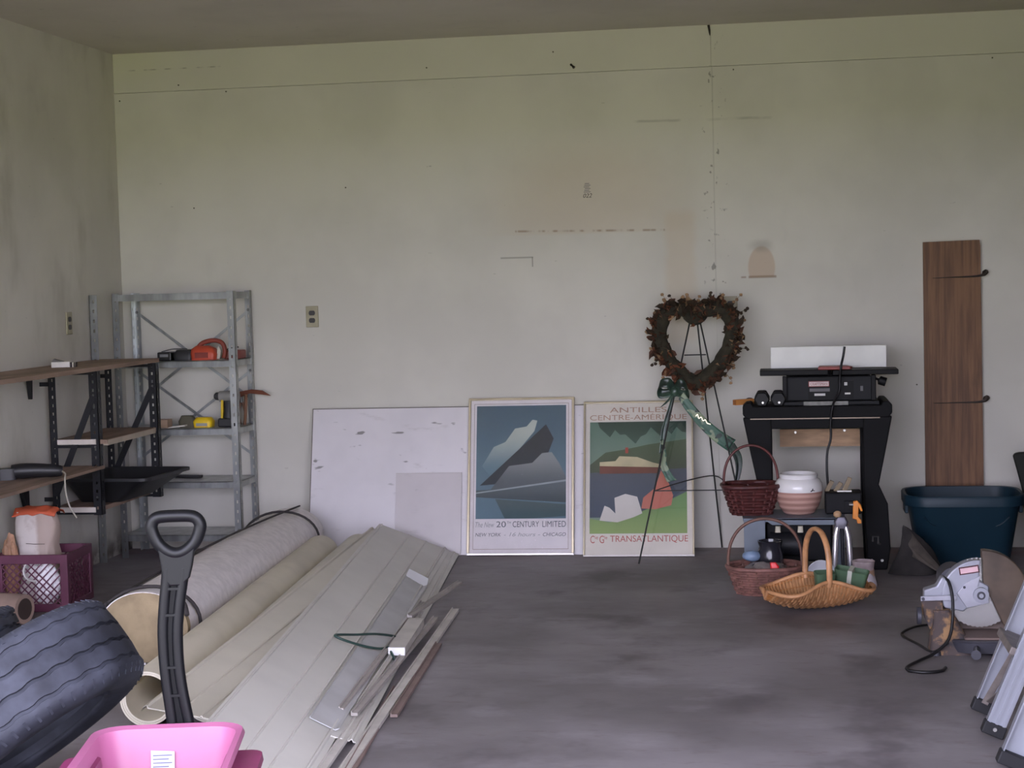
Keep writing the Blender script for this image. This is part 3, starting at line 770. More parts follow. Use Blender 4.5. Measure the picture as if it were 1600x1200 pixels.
# curved beam: two raised rails with a sunken web between
cl = [(.0, .12), (-.002, .313), (-.018, .41), (-.025, .52), (-.020, .61), (-.008, .67), (.0, .735)]
wd_ = [.078, .066, .058, .058, .060, .062, .066]
zz = [c_[1] for c_ in cl]
def interp(z, arr):
    for i in range(len(zz) - 1):
        if z <= zz[i + 1]: f = (z - zz[i]) / (zz[i + 1] - zz[i]); return arr[i] + f * (arr[i + 1] - arr[i])
    return arr[-1]
cxs = [c_[0] for c_ in cl]
steps = [.12 + i * (.715 - .12) / 30 for i in range(31)]
sm = lambda z, arr: sum(interp(min(max(z + dz, .12), .735), arr) for dz in (-.05, -.025, 0, .025, .05)) / 5
for s in (-1, 1):
    build('handle_rail', MB().tube([(HX + sm(z, cxs) + s * (sm(z, wd_) / 2 - .012), HY, z) for z in steps], .014, 10, up=(0, 1, 0)), hb, wg, 60)
rg = [[(HX + sm(z, cxs) - sm(z, wd_) / 2 + .01, HY - .005, z), (HX + sm(z, cxs) + sm(z, wd_) / 2 - .01, HY - .005, z), (HX + sm(z, cxs) + sm(z, wd_) / 2 - .01, HY + .008, z), (HX + sm(z, cxs) - sm(z, wd_) / 2 + .01, HY + .008, z)] for z in steps]
build('handle_web', MB().loft(rg), M('handle_web_black', (7, 8, 10), .5, spec=.2), wg, 40)
for z in (.40, .47, .60, .665):
    build('web_rib', MB().box(HX + sm(z, cxs) - .014, HX + sm(z, cxs) + .014, HY - .012, HY - .004, z - .003, z + .003), hb, wg)
grip = [(0, .750), (-.024, .757), (-.046, .776), (-.059, .801), (-.062, .823), (-.047, .840), (0, .843), (.047, .840), (.064, .823), (.061, .801), (.048, .776), (.025, .757)]
build('grip_ring', MB().tube(spline([(HX + x_ * .93, HY, z_) for x_, z_ in grip], 6, True), .0155, 12, closed=True, up=(0, 1, 0)), hb, wg, 60)
build('grip_throat', MB().prism([(HX - .037, .72), (HX - .033, .69), (HX - .018, .672), (HX + .012, .672), (HX + .03, .69), (HX + .038, .72), (HX + .046, .765), (HX + .02, .757), (HX, .752), (HX - .02, .757), (HX - .044, .765)], HY - .013, HY + .013), hb, wg, bevel=.004)

# ================================================================== LEANING SHEETS AND POSTERS
def clear_glass():
    k = NM('picture_glass', .04); nt = k.nt; nt.nodes.remove(k.b)
    fr = nt.nodes.new('ShaderNodeFresnel'); fr.inputs[0].default_value = 1.5
    tr = nt.nodes.new('ShaderNodeBsdfTransparent'); tr.inputs[0].default_value = (.96, .97, .97, 1)
    gl = nt.nodes.new('ShaderNodeBsdfGlossy'); gl.inputs['Roughness'].default_value = .05
    mx = nt.nodes.new('ShaderNodeMixShader')
    nt.links.new(fr.outputs[0], mx.inputs[0]); nt.links.new(tr.outputs[0], mx.inputs[1]); nt.links.new(gl.outputs[0], mx.inputs[2])
    nt.links.new(mx.outputs[0], nt.nodes['Material Output'].inputs[0])
    return k.m
glass = clear_glass()

def board_mat(name, c, d):
    k = NM(name, .28, 0, .5); c = lin(c)
    col = k.mix(c, tuple(v * .93 for v in c), k.noise(3, 3).ss(.4, .65))
    x, y, z = k.xyz()
    col = k.mix(col, lin((70, 66, 60)), k.noise(17, 2, (.55, 1, 1.5), .5, (3, 0, d)).ss(.66, .72) * z.ss(.25, .5) * .7)
    col = k.mix(col, lin((140, 132, 124)), k.noise(9, 4, (.4, 1, 1.4), .6, (7, 0, d)).ss(.6, .75) * .4)
    k.color(col); k.bump(k.noise(3.0, 2), .15, .01)
    return k.m
t = thing('white_hardboard', 'large scuffed white glossy board leaning on the wall behind the posters', 'board', (1.78, -.225, 0), (-.262, 0, math.radians(1)))
build('board_face', MB().box(-.73, .70, 0, .005, 0, .768), board_mat('glossy_white_board', (216, 212, 214), 0), t)
build('edge_trim', MB().box(-.734, .704, -.001, .006, .768, .772), M('dark_board_edge', (104, 98, 90), .7), t)
build('edge_trim', MB().box(-.734, -.730, -.001, .006, 0, .768), M('dark_board_edge', (104, 98, 90)), t)
t = thing('hardboard_offcut', 'smaller grey-white board leaning in front of the large white board', 'board', (1.74, -.238, 0), (-.258, 0, math.radians(1)))
build('board_face', MB().box(-.235, .11, 0, .004, 0, .425), board_mat('dull_white_board', (196, 190, 190), 4), t)
build('edge_trim', MB().box(-.235, .11, -.0004, .0044, .425, .4265), M('worn_edge', (168, 160, 152)), t)

silver = M('pale_gold_frame', (196, 184, 156), .3, .6, .06); bright = M('silver_frame', (214, 210, 206), .28, .7, .05)
paper1 = M('aged_white_paper', (232, 222, 222), .8, 0, .04); paper2 = M('cream_paper', (222, 212, 200), .8, 0, .04)
def frame(t, w, h, m_side, m_bot, fw=.012):
    build('frame_bar', MB().box(-w / 2, w / 2, -.014, .010, 0, fw), m_bot, t, bevel=.002)
    build('frame_bar', MB().box(-w / 2, w / 2, -.014, .010, h - fw, h), m_side, t, bevel=.002)
    for s in (-1, 1): build('frame_bar', MB().box(*sorted((s * w / 2, s * (w / 2 - fw))), -.014, .010, fw, h - fw), m_side, t, bevel=.002)
    build('backing', MB().box(-w / 2 + .004, w / 2 - .004, .004, .009, .004, h - .004), M('backing_card', (120, 104, 88), .9), t)
    build('glass_pane', MB().box(-w / 2 + fw * .8, w / 2 - fw * .8, -.008, -.0065, fw * .8, h - fw * .8), glass, t)

def flat(t, name, poly, mat, y):
    build(name, MB().prism(poly, y, y + .0002), mat, t)

# --- left poster: slate-blue abstract landscape above two lines of type
W1, H1 = .548, .815
p1 = thing('framed_poster', 'framed slate-blue travel poster with grey landscape, leaning left of the pair', 'poster', (2.160, -.245, 0), (-.272, 0, math.radians(1.5)), 'framed posters against the back wall')
frame(p1, W1, H1, silver, bright)
build('paper', MB().box(-W1 / 2 + .01, W1 / 2 - .01, .000, .003, .01, H1 - .01), paper1, p1)
ink1 = M('thin_border_ink', (150, 128, 112), .8)
bx0, bx1, bz0, bz1 = -.245, .245, .032, .786
for a in ((bx0, bx1, bz0, bz0 + .002), (bx0, bx1, bz1 - .002, bz1), (bx0, bx0 + .002, bz0, bz1), (bx1 - .002, bx1, bz0, bz1)):
    build('border_line', MB().box(a[0], a[1], -.0004, .0001, a[2], a[3]), ink1, p1)
L, R_, B_, T_ = -.232, .232, .188, .775
def art(name, top, bot, z0, z1, n=.15):
    k = NM(name, .8); x, y, z = k.xyz()
    k.color(k.mix(k.mix(lin(bot), lin(top), z.ss(z0, z1)), lin(tuple(v * .8 for v in bot)), k.noise(9, 3).ss(.5, .8) * n)); return k.m
flat(p1, 'picture', [(L, B_), (R_, B_), (R_, T_), (L, T_)], art('print_slate_blue', (86, 106, 118), (100, 124, 136), .35, .77), -.0003)
flat(p1, 'picture_shape', [(L + .03, .46), (L + .09, .56), (L + .15, .585), (L + .20, .655), (L + .26, .665), (L + .29, .70), (L + .315, .695), (L + .30, .64), (L + .2, .52), (L + .08, .40)], art('print_pale_cloud', (190, 194, 182), (104, 130, 140), .42, .66), -.0006)
flat(p1, 'picture_shape', [(L + .02, .36), (L + .36, .675), (L + .40, .60), (L + .37, .52), (L + .24, .43), (L + .14, .37)], art('print_charcoal', (60, 62, 66), (50, 58, 64), .36, .66), -.0009)
flat(p1, 'picture_shape', [(L + .07, .33), (L + .17, .46), (L + .29, .475), (L + .34, .525), (L + .39, .53), (L + .43, .47), (R_, .40), (R_, .33)], art('print_mid_grey', (150, 152, 150), (92, 98, 102), .36, .53), -.0012)
flat(p1, 'picture_shape', [(L, .335), (L + .2, .345), (R_, .385), (R_, .27), (L, .30)], art('print_dark_grey', (98, 106, 110), (70, 80, 84), .27, .38), -.0015)
flat(p1, 'picture_shape', [(L, .318), (R_, .378), (R_, .388), (L, .324)], M('print_pale_line', (160, 168, 168), .8), -.0018)
flat(p1, 'picture_shape', [(L + .10, .29), (R_, .26), (R_, .20), (L + .30, .19), (L + .15, .19)], art('print_teal_shadow', (84, 98, 100), (70, 92, 96), .19, .29), -.0018)
gry = M('poster_grey_ink', (104, 104, 108), .8); gry2 = M('poster_pale_ink', (164, 160, 160), .8)
lettering('lettering', 'The New', -.232, -.135, .145, .172, -.0004, gry2, p1, .3)
lettering('lettering', '20', -.125, -.075, .145, .175, -.0004, gry, p1)
lettering('lettering', 'TH', -.070, -.050, .163, .175, -.0004, gry, p1)
lettering('lettering', 'CENTURY', -.040, .095, .145, .175, -.0004, gry, p1)
lettering('lettering', 'LIMITED', .112, .232, .145, .175, -.0004, gry, p1)
lettering('lettering', 'NEW YORK', -.232, -.10, .098, .116, -.0004, gry, p1, .2)
lettering('lettering', '- 16 hours -', -.085, .10, .098, .118, -.0004, gry2, p1, .3)
lettering('lettering', 'CHICAGO', .115, .232, .098, .116, -.0004, gry, p1, .2)

# --- right poster: green lagoon landscape between lines of red-brown capitals
W2, H2 = .556, .80
p2 = thing('framed_poster', 'framed cream travel poster with green lagoon picture and red-brown capitals', 'poster', (2.764, -.286, 0), (-.325, 0, math.radians(1.5)), 'framed posters against the back wall')
frame(p2, W2, H2, silver, bright, .009)
build('paper', MB().box(-W2 / 2 + .008, W2 / 2 - .008, .000, .003, .008, H2 - .008), paper2, p2)
L, R_, B_, T_ = -.246, .243, .118, .694
flat(p2, 'picture', [(L, B_), (R_, B_), (R_, T_), (L, T_)], art('print_sage_sky', (104, 128, 112), (128, 146, 130), .45, .69), -.0003)
flat(p2, 'picture_shape', [(L, .47), (L + .08, .535), (L + .18, .55), (L + .30, .575), (R_, .60), (R_, .42), (L, .42)], art('print_olive_hill', (92, 104, 78), (84, 92, 74), .42, .6), -.0006)
fr_ = [(L + .04, T_)]
for i in range(17):
    fr_.append((L + .05 + i * .026, T_ - .03 - .05 * ((i * 7) % 5) / 4 - (.035 if 4 < i < 9 else 0)))
fr_.append((R_, T_ - .06)); fr_.append((R_, T_))
flat(p2, 'picture_shape', fr_, art('print_dark_foliage', (60, 78, 66), (70, 92, 78), .58, .69, .4), -.0009)
flat(p2, 'picture_shape', [(L, .43), (R_, .45), (R_, .20), (L, .20)], art('print_slate_water', (92, 96, 106), (74, 84, 100), .2, .44), -.0009)
flat(p2, 'picture_shape', [(L + .05, .425), (L + .05, .465), (L + .36, .455), (L + .34, .425)], M('print_red_brown_bank', (122, 74, 62), .8), -.0012)
flat(p2, 'picture_shape', [(L + .05, .465), (L + .05, .485), (L + .13, .49), (L + .15, .515), (L + .24, .51), (L + .32, .48), (L + .36, .47), (L + .36, .455)], M('print_sand_bank', (200, 186, 150), .8), -.0013)
flat(p2, 'picture_shape', [(L + .18, .53), (L + .195, .53), (L + .195, .56), (L + .18, .56)], M('print_coral', (178, 78, 66), .8), -.0013)
flat(p2, 'picture_shape', [(L, B_), (R_, B_), (R_, .33), (R_ - .08, .29), (L + .25, .225), (L + .1, .175), (L, .195)], art('print_lawn_green', (116, 150, 98), (146, 166, 104), .12, .3, .3), -.0016)
flat(p2, 'picture_shape', [(L + .26, .245), (L + .27, .30), (L + .33, .35), (L + .36, .44), (L + .40, .37), (L + .42, .31), (L + .41, .26), (L + .33, .24)], art('print_salmon_rock', (206, 128, 108), (200, 120, 104), .24, .44), -.0019)
flat(p2, 'picture_shape', [(L + .05, .185), (L + .075, .26), (L + .10, .25), (L + .13, .22), (L + .125, .30), (L + .18, .32), (L + .24, .305), (L + .265, .22), (L + .22, .20), (L + .14, .175)], art('print_white_rock', (216, 208, 200), (206, 198, 190), .18, .32), -.0022)
rb = M('poster_tan_ink', (176, 140, 120), .8); rr_ = M('poster_red_ink', (184, 92, 86), .8)
lettering('lettering', 'ANTILLES', -.145, .145, .743, .770, -.0004, rb, p2)
lettering('lettering', 'CENTRE-AMÉRIQUE', -.246, .246, .699, .738, -.0004, rb, p2)
lettering('lettering', 'C', -.242, -.221, .070, .108, -.0004, rr_, p2)
lettering('lettering', 'ie', -.219, -.203, .090, .108, -.0004, rr_, p2)
lettering('lettering', 'G', -.196, -.173, .070, .108, -.0004, rr_, p2)
lettering('lettering', 'le', -.171, -.157, .090, .108, -.0004, rr_, p2)
lettering('lettering', 'TRANSATLANTIQUE', -.143, .246, .070, .108, -.0004, rr_, p2)

# ================================================================== WREATH ON A WIRE EASEL
wire = M('dark_green_wire', (40, 40, 36), .5, .3)
es = thing('wire_easel', 'thin dark wire tripod easel standing over the right poster', 'easel', (3.06, -.3, 0))
apex = Vector((3.062, -.165, 1.242))
FLt, FRt, BKt = Vector((2.783, -.51, .003)), Vector((3.335, -.49, .003)), Vector((3.168, -.012, .003))
for foot in (FLt, FRt, BKt):
    tp = apex + Vector(((foot.x - apex.x) * .03, 0, 0))
    build('leg', MB().tube([tp, tp.lerp(foot, .5), foot], .0042, 7), wire, es, 60, world=True)
def on_leg(f, z): tp = apex; k = (tp.z - z) / tp.z; return tp.lerp(f, k)
build('cross_wire', MB().tube([on_leg(FLt, 1.0), on_leg(FRt, 1.0)], .003, 6), wire, es, 60, world=True)
build('cross_wire', MB().tube([on_leg(FLt, .345), on_leg(FRt, .345)], .003, 6), wire, es, 60, world=True)
bk = on_leg(BKt, .375)
build('cross_wire', MB().tube(spline([on_leg(FLt, .345), on_leg(FLt, .345).lerp(bk, .5) + Vector((0, 0, .01)), bk, on_leg(FRt, .345).lerp(bk, .4) + Vector((0, 0, .0)), on_leg(FRt, .345)], 5), .003, 6), wire, es, 60, world=True)
build('apex_clip', MB().tube([apex + Vector((-.012, 0, -.004)), apex + Vector((0, 0, .006)), apex + Vector((.012, 0, -.004))], .006, 7), wire, es, 60, world=True)

wr = thing('heart_wreath', 'heart shaped wreath of dried brown leaves with a dark green bow', 'wreath', (3.065, -.245, 1.05))
heart = [(3.066, 1.185), (3.025, 1.222), (2.965, 1.228), (2.910, 1.192), (2.888, 1.115), (2.905, 1.03), (2.948, .958), (3.0, .905), (3.060, .862), (3.125, .90), (3.185, .955), (3.232, 1.03), (3.25, 1.11), (3.235, 1.188), (3.178, 1.23), (3.108, 1.222)]
hc = spline([(x, -.245, z) for x, z in heart], 8, True)
moss = M('dark_moss', (46, 42, 30), .95, 0, .4, 30, .8, 90)
b = MB(); b.tube([p + Vector((.004 * noise.noise(p * 30), 0, .004 * noise.noise(p * 31)))for p in hc], [.038 + .007 * noise.noise(p * 22) for p in hc], 12, closed=True, up=(0, 1, 0))
build('moss_ring', b, moss, wr, 60, world=True)
leafm = [M('leaf_russet', (112, 66, 42), .8, 0, .3), M('leaf_brown', (84, 54, 38), .8, 0, .3), M('leaf_tan', (148, 118, 86), .8, 0, .3), M('leaf_dark', (56, 42, 28), .85, 0, .3)]
def leaf_mesh(s, curl):
    vs = [(0, 0, 0), (.32, .22, curl), (.72, .20, curl * .4), (1, 0, -curl), (.72, -.20, curl * .4), (.32, -.22, curl), (.35, 0, -curl * .5), (.72, 0, -curl * .6)]
    return MB().add([(a * s, b_ * s * 1.5, c_ * s) for a, b_, c_ in vs], [(0, 6, 1), (6, 7, 2, 1), (7, 3, 2), (0, 5, 6), (6, 5, 4, 7), (7, 4, 3)])
protos = [build('leaf', leaf_mesh(s, cu), leafm[i], wr) for i, (s, cu) in enumerate(((.044, .3), (.050, .4), (.040, .25), (.048, .35)))]
rnd = random.Random(5)
for i in range(300):
    p = hc[rnd.randrange(len(hc))]; j = rnd.random()
    ci = Vector((3.067, -.245, 1.06)); outw = (p - ci); outw.y = 0; outw.normalize()
    ang = rnd.uniform(-1.5, 1.5) if i % 4 else rnd.uniform(-3, 3)
    low = p.z < .98
    kk = rnd.choice([0, 0, 1, 1, 3] if low else [0, 1, 3, 2, 3])
    dirn = Vector((outw.x * math.cos(ang) - outw.z * math.sin(ang), rnd.uniform(-1.5, -.05), outw.x * math.sin(ang) + outw.z * math.cos(ang))).normalized()
    base = p + dirn * rnd.uniform(.018, .034)
    q = Vector((1, 0, 0)).rotation_difference(dirn)
    rot = (q.to_matrix() @ Matrix.Rotation(rnd.uniform(0, 6.28), 3, 'X')).to_euler()
    if i < 4:
        o = protos[i]; o.location = base - wr.location; o.rotation_euler = rot
    else:
        s = rnd.uniform(.75, 1.2)
        copy_piece(protos[kk], wr, base - wr.location, rot, (s, s, s))
# wispy stalks sticking out
for i in range(26):
    p = hc[int(i / 26 * len(hc))]; ci = Vector((3.067, -.245, 1.06)); outw = (p - ci).normalized()
    if rnd.random() < .35 and i % 2: continue
    tip = p + outw * rnd.uniform(.065, .085) + Vector((rnd.uniform(-.02, .02), rnd.uniform(-.02, .02), rnd.uniform(-.01, .02)))
    b = MB().tube([p + outw * .02, p.lerp(tip, .6) + Vector((.004, 0, .004)), tip], [.002, .0015, .001], 5)
    for q_ in range(3):
        c_ = p.lerp(tip, .6 + .2 * q_)
        b.blob(c_ + Vector((rnd.uniform(-.008, .008), 0, rnd.uniform(-.008, .008))), (.009, .006, .008), 6, 4, .4, 3, i)
    build('dried_sprig', b, leafm[2 if i % 3 else 3], wr, world=True)
# bow and ribbon tails
rib = NM('green_satin_ribbon', .3); c = rib.mix(lin((30, 42, 36)), lin((62, 84, 70)), rib.noise(14, 3).ss(.35, .65)); rib.color(c); rib = rib.m
camo = NM('patterned_green_ribbon', .45); nz = camo.noise(13, 2)
c = camo.mix(lin((52, 92, 72)), lin((132, 146, 116)), nz.ss(.50, .54)); c = camo.mix(c, lin((30, 48, 38)), camo.noise(17, 2, off=(4, 4, 4)).ss(.58, .62)); camo.color(c); camo = camo.m
bc = Vector((2.962, -.295, .825))
def ribbon(pts, w, wdir):
    P = spline(pts, 6); n = len(P)
    wl = w if isinstance(w, list) else [w, w]
    return MB().grid(lambda u, v: tuple(P[min(int(round(v * (n - 1))), n - 1)] + (Vector(wdir).normalized()) * ((u - .5) * (wl[0] + (wl[1] - wl[0]) * v)) + Vector((0, .006 * math.sin(u * PI), 0))), 4, n - 1)
for pts, wdir, wv in (([bc, bc + Vector((-.03, -.03, .045)), bc + Vector((-.075, -.02, .035)), bc + Vector((-.07, .01, -.01)), bc], (.3, .3, 1), .05),
                      ([bc, bc + Vector((.03, -.03, .04)), bc + Vector((.062, -.02, .02)), bc + Vector((.055, .01, -.02)), bc], (-.3, .3, 1), .05),
                      ([bc, bc + Vector((-.02, -.02, -.03)), bc + Vector((-.06, -.01, -.07))], (1, 0, .6), .035)):
    build('bow_loop', ribbon(pts, wv, wdir), rib, wr, 60, world=True, solid=.002)
build('bow_knot', MB().blob(bc + Vector((0, -.012, 0)), (.022, .018, .024), 14, 10, .2, 2, 1), rib, wr, 50, world=True)
build('ribbon_tail', ribbon([bc, (2.935, -.30, .74), (2.905, -.315, .64), (2.898, -.32, .58), (2.893, -.325, .52)], [.016, .026], (1, .2, -.1)), rib, wr, 60, world=True, solid=.0015)
build('ribbon_tail', ribbon([(2.893, -.325, .59), (2.905, -.33, .52), (2.90, -.33, .47), (2.925, -.335, .41), (2.942, -.335, .385)], [.012, .05], (1, .1, .2)), camo, wr, 60, world=True, solid=.0015)
tl = build('ribbon_tail', ribbon([bc + Vector((.03, 0, -.02)), (3.025, -.30, .755), (3.10, -.305, .665), (3.17, -.30, .60), (3.235, -.295, .555)], [.04, .068], (.62, .1, .78)), camo, wr, 60, world=True, solid=.0015)
build('ribbon_tail', ribbon([(3.225, -.295, .56), (3.262, -.29, .50), (3.268, -.29, .44), (3.255, -.295, .37)], [.05, .022], (1, .1, .25)), rib, wr, 60, world=True, solid=.0015)
gl_ = MB().tube(spline([(3.063, -.3135, .702), (3.072, -.3135, .712), (3.078, -.3135, .692), (3.09, -.3135, .698), (3.098, -.3135, .680), (3.11, -.3135, .684), (3.118, -.3135, .668), (3.135, -.3135, .662)], 5), .0042, 6)
build('gold_script', gl_, M('gold_foil', (255, 246, 214), .25, .5), wr, 60, world=True)

# ================================================================== PLANK ON THE WALL
pw = NM('stained_plank', .6); x, y, z = pw.xyz()
g = pw.noise(4, 5, (9, 1, .5), .6); c = pw.mix(lin((92, 62, 40)), lin((124, 88, 58)), g.ss(.35, .65)); c = pw.mix(c, lin((62, 41, 28)), pw.noise(3, 3, (2, 1, 1)).ss(.6, .75) * .7)
pw.color(c); pw.bump(g, .2, .003); pw = pw.m
t = thing('wood_plank', 'tall brown stained plank held upright on the wall by two hooks', 'plank', (4.325, -.012, 0))
build('board', MB().prism([(4.186, 0), (4.468, 0), (4.462, 1.50), (4.458, 1.532), (4.186, 1.528)], -.026, -.004), pw, t, world=True)
for z in (1.357, .735):
    hk = MB().tube(spline([(4.482, -.003, z + .012), (4.486, -.028, z + .016), (4.476, -.042, z + .004), (4.44, -.040, z - .004), (4.36, -.033, z - .006), (4.23, -.029, z - .008)], 5), [.012, .012, .012, .012, .013, .013, .013, .012, .011, .010, .009, .008, .007, .006, .006, .005, .005, .004, .004, .004, .003, .003, .002, .002, .002, .001], 7)
    o = build('hook', hk, M('rusty_grey_iron', (66, 58, 54), .6, .4)); tag(o, 'iron hook strap across the %s of the brown plank' % ('upper part' if z > 1 else 'middle'), 'hook', 'hooks holding the plank')

# ================================================================== JOINTER AND STAND
sb = M('stand_black', (11, 11, 13), .7, 0, .15, 6, spec=.22)
sd_ = thing('tool_stand', 'black moulded stand with splayed legs carrying the jointer', 'stand', (3.643, -.49, 0))
cxm = 3.643
Rleg = [(3.853, .72), (3.986, .72), (3.955, .56), (3.922, .40), (3.962, .31), (3.972, .10), (3.955, 0), (3.865, 0), (3.853, .3)]
Lleg = [(2 * cxm - x, z) for x, z in Rleg][::-1]
for poly in (Lleg, Rleg):
    for y0 in (-.66, -.36):
        build('leg', MB().prism(poly, y0, y0 + .045), sb, sd_, world=True, bevel=.006)
for s in (-1, 1):
    build('side_panel', MB().box(*sorted((cxm + s * .235, cxm + s * .262)), -.62, -.36, .30, .72), sb, sd_, world=True)
build('top_tray', MB().prism([(3.30, .735), (3.318, .715), (3.968, .715), (3.986, .735), (3.986, .775), (3.97, .79), (3.945, .79), (3.935, .772), (3.35, .772), (3.34, .79), (3.316, .79), (3.30, .775)], -.67, -.31), sb, sd_, world=True, bevel=.005)
build('front_rail', MB().box(3.42, 3.866, -.655, -.625, .665, .715), sb, sd_, world=True, bevel=.004)
build('trim_line', MB().box(3.335, 3.93, -.673, -.668, .712, .717), M('dull_bronze_trim', (126, 112, 98), .4, .4), sd_, world=True)
build('back_brace', MB().box(3.47, 3.868, -.325, -.305, .548, .632), M('raw_pine', (172, 140, 108), .7, 0, .2, 8, stretch=(1, 1, 5)), sd_, world=True, label='raw pine board screwed across the back of the stand')
for x, z in ((3.885, .045), (3.932, .045), (3.545, .618), (3.78, .625)):
    o = build('bolt', MB().lathe([(0, 0), (.007, 0), (.006, .004), (0, .004)], 10, caps=False), M('bright_bolt', (190, 188, 184), .35, .8), sd_)
    o.rotation_euler = (PI / 2, 0, 0); o.location = (x - cxm, (-.66 if z < .1 else -.325) + .49, z)
build('foot_bracket', MB().tube([(3.89, -.664, .135), (3.89, -.668, .158), (3.914, -.668, .158), (3.914, -.664, .125), (3.925, -.668, .122)], .005, 6), M('zinc_bolt', (120, 120, 118)), sd_, world=True)

jt = thing('bench_jointer', 'black benchtop jointer with a white fence on the tool stand', 'jointer', (3.70, -.50, .772))
jb = M('jointer_charcoal', (22, 23, 26), .6, 0, .12, 8, spec=.25); jd = M('jointer_black', (9, 9, 11), .6, spec=.25)
build('body', MB().prism([(3.495, .79), (3.91, .79), (3.898, .905), (3.505, .905)], -.60, -.40), jb, jt, world=True, bevel=.006)
build('base_flange', MB().box(3.47, 3.93, -.63, -.38, .772, .79), jb, jt, world=True, bevel=.003)
for x in (3.487, 3.895): build('side_rib', MB().box(x, x + .022, -.622, -.59, .79, .91), jd, jt, world=True, bevel=.004)
build('control_panel', MB().box(3.605, 3.745, -.6055, -.60, .795, .90), jd, jt, world=True)
build('control_panel', MB().box(3.765, 3.815, -.6055, -.60, .80, .885), jd, jt, world=True)
build('infeed_table', MB().box(3.382, 3.70, -.60, -.42, .912, .938), jd, jt, world=True, bevel=.004)
build('outfeed_table', MB().box(3.72, 4.022, -.60, -.42, .910, .934), jd, jt, world=True, bevel=.004)
build('cutter_guard', MB().prism([(3.652, -.625), (3.80, -.625), (3.81, -.60), (3.79, -.5), (3.66, -.5)], .937, .952, 'xy'), M('guard_red', (130, 40, 34), .45), jt, world=True, bevel=.003)
build('fence', MB().box(3.433, 3.977, -.43, -.41, .936, 1.040), M('fence_white', (222, 222, 216), .45, 0, .04), jt, world=True, bevel=.002)
build('fence_bracket', MB().box(3.62, 3.80, -.41, -.38, .86, 1.0), jd, jt, world=True)
bdg = build('badge', MB().box(3.607, 3.703, -.6075, -.605, .858, .884), M('badge_red', (120, 34, 36), .5), jt, world=True)
build('badge_plate', MB().box(3.610, 3.700, -.6085, -.607, .861, .881), M('badge_silver', (196, 176, 172), .4), jt, world=True)
lt = lettering('lettering', 'CRAFTSMAN', -.084, -.006, .0925, .1055, -.109, M('badge_ink', (134, 70, 70), .6), jt)
for z0, z1, x0, x1, cc in ((.835, .850, 3.612, 3.705, (96, 94, 96)), (.815, .826, 3.634, 3.684, (206, 204, 200)), (.862, .877, 3.772, 3.786, (190, 190, 186)), (.820, .828, 3.774, 3.800, (214, 212, 206))):
    build('printed_mark', MB().box(x0, x1, -.607, -.6052, z0, z1), M('print_%d' % cc[0], cc, .6), jt, world=True)
build('data_plate', MB().box(3.583, 3.788, -.6325, -.63, .752 + .02, .79), M('data_plate_grey', (116, 116, 110), .5, 0, .25, 40), jt, world=True)
build('switch', MB().box(3.846, 3.858, -.606, -.60, .835, .858), M('switch_grey', (90, 90, 92)), jt, world=True)
build('adjust_knob', MB().tube([(3.905, -.56, .895), (3.93, -.57, .885), (3.935, -.572, .882), (3.965, -.575, .872)], [.006, .006, .021, .021], 12), jd, jt, 50, world=True)
cordm = M('cord_black', (20, 20, 22), .5)
t = tag(build('power_cord', MB().tube(spline([(3.775, -.634, 1.045), (3.768, -.636, 1.0), (3.757, -.655, .955), (3.752, -.64, .90), (3.748, -.64, .84), (3.728, -.66, .80), (3.715, -.69, .772), (3.705, -.685, .70), (3.704, -.68, .62), (3.688, -.68, .56), (3.684, -.68, .48), (3.688, -.70, .40)], 6), .0055, 8), cordm, None, 60), 'black power cord hanging down from the jointer', 'cord')

def dumbbell(x, label):
    t = thing('hex_dumbbell', label, 'dumbbell', (x, -.57, .772), group='dumbbells on the tool stand')
    hexp = [(.038 * math.cos(PI / 3 * i), .033 + .038 * math.sin(PI / 3 * i)) for i in range(6)]
    for y0 in (-.085, .045): build('hex_head', MB().prism(hexp, y0, y0 + .045), M('dumbbell_black', (10, 10, 12), .5, spec=.25), t, bevel=.006)
    build('grip', MB().tube([(0, -.05, .033), (0, .05, .033)], .013, 10), M('zinc_bolt', (120, 120, 118)), t, 60)
    o = build('end_cap', MB().lathe([(0, 0), (.006, 0), (.005, .003), (0, .003)], 10, caps=False), M('cap_silver', (200, 198, 194), .35, .6), t)
    o.rotation_euler = (PI / 2, 0, 0); o.location = (.004, -.086, .018)
dumbbell(3.390, 'left one of two small black hex dumbbells beside the jointer')
dumbbell(3.466, 'right one of two small black hex dumbbells beside the jointer')
t = thing('push_stick', 'orange wooden stick poking out left of the tool stand', 'stick', (3.29, -.55, .775))
build('stick', MB().bar((3.262, -.56, .786), (3.345, -.50, .786), .022, .026), M('orange_wood', (190, 128, 66), .6), t, world=True)
build('stick_end', MB().bar((3.258, -.563, .786), (3.262, -.56, .786), .020, .024), M('end_grain', (160, 100, 50)), t, world=True)

# ================================================================== BLUE-GREY TABLE SAW FRAME
bl = M('blue_grey_enamel', (98, 108, 120), .45, 0, .12, 6)
ts = thing('table_saw_frame', 'blue-grey steel machine frame with a dark open front under the baskets', 'machine', (3.52, -.82, 0))
build('top_plate', MB().prism([(3.40, .292), (3.75, .292), (3.75, .276), (3.735, .276), (3.72, .262), (3.43, .262), (3.41, .276), (3.40, .276)], -.99, -.98), bl, ts, world=True)
build('table_top', MB().box(3.30, 3.755, -.99, -.69, .282, .292), bl, ts, world=True, bevel=.002)
build('side_panel', MB().box(3.303, 3.315, -.98, -.70, 0, .284), bl, ts, world=True)
build('front_upright', MB().box(3.303, 3.398, -.985, -.975, 0, .284), bl, ts, world=True)
build('front_upright', MB().box(3.712, 3.748, -.985, -.975, 0, .284), bl, ts, world=True)
build('side_panel', MB().box(3.738, 3.75, -.98, -.70, 0, .284), bl, ts, world=True)
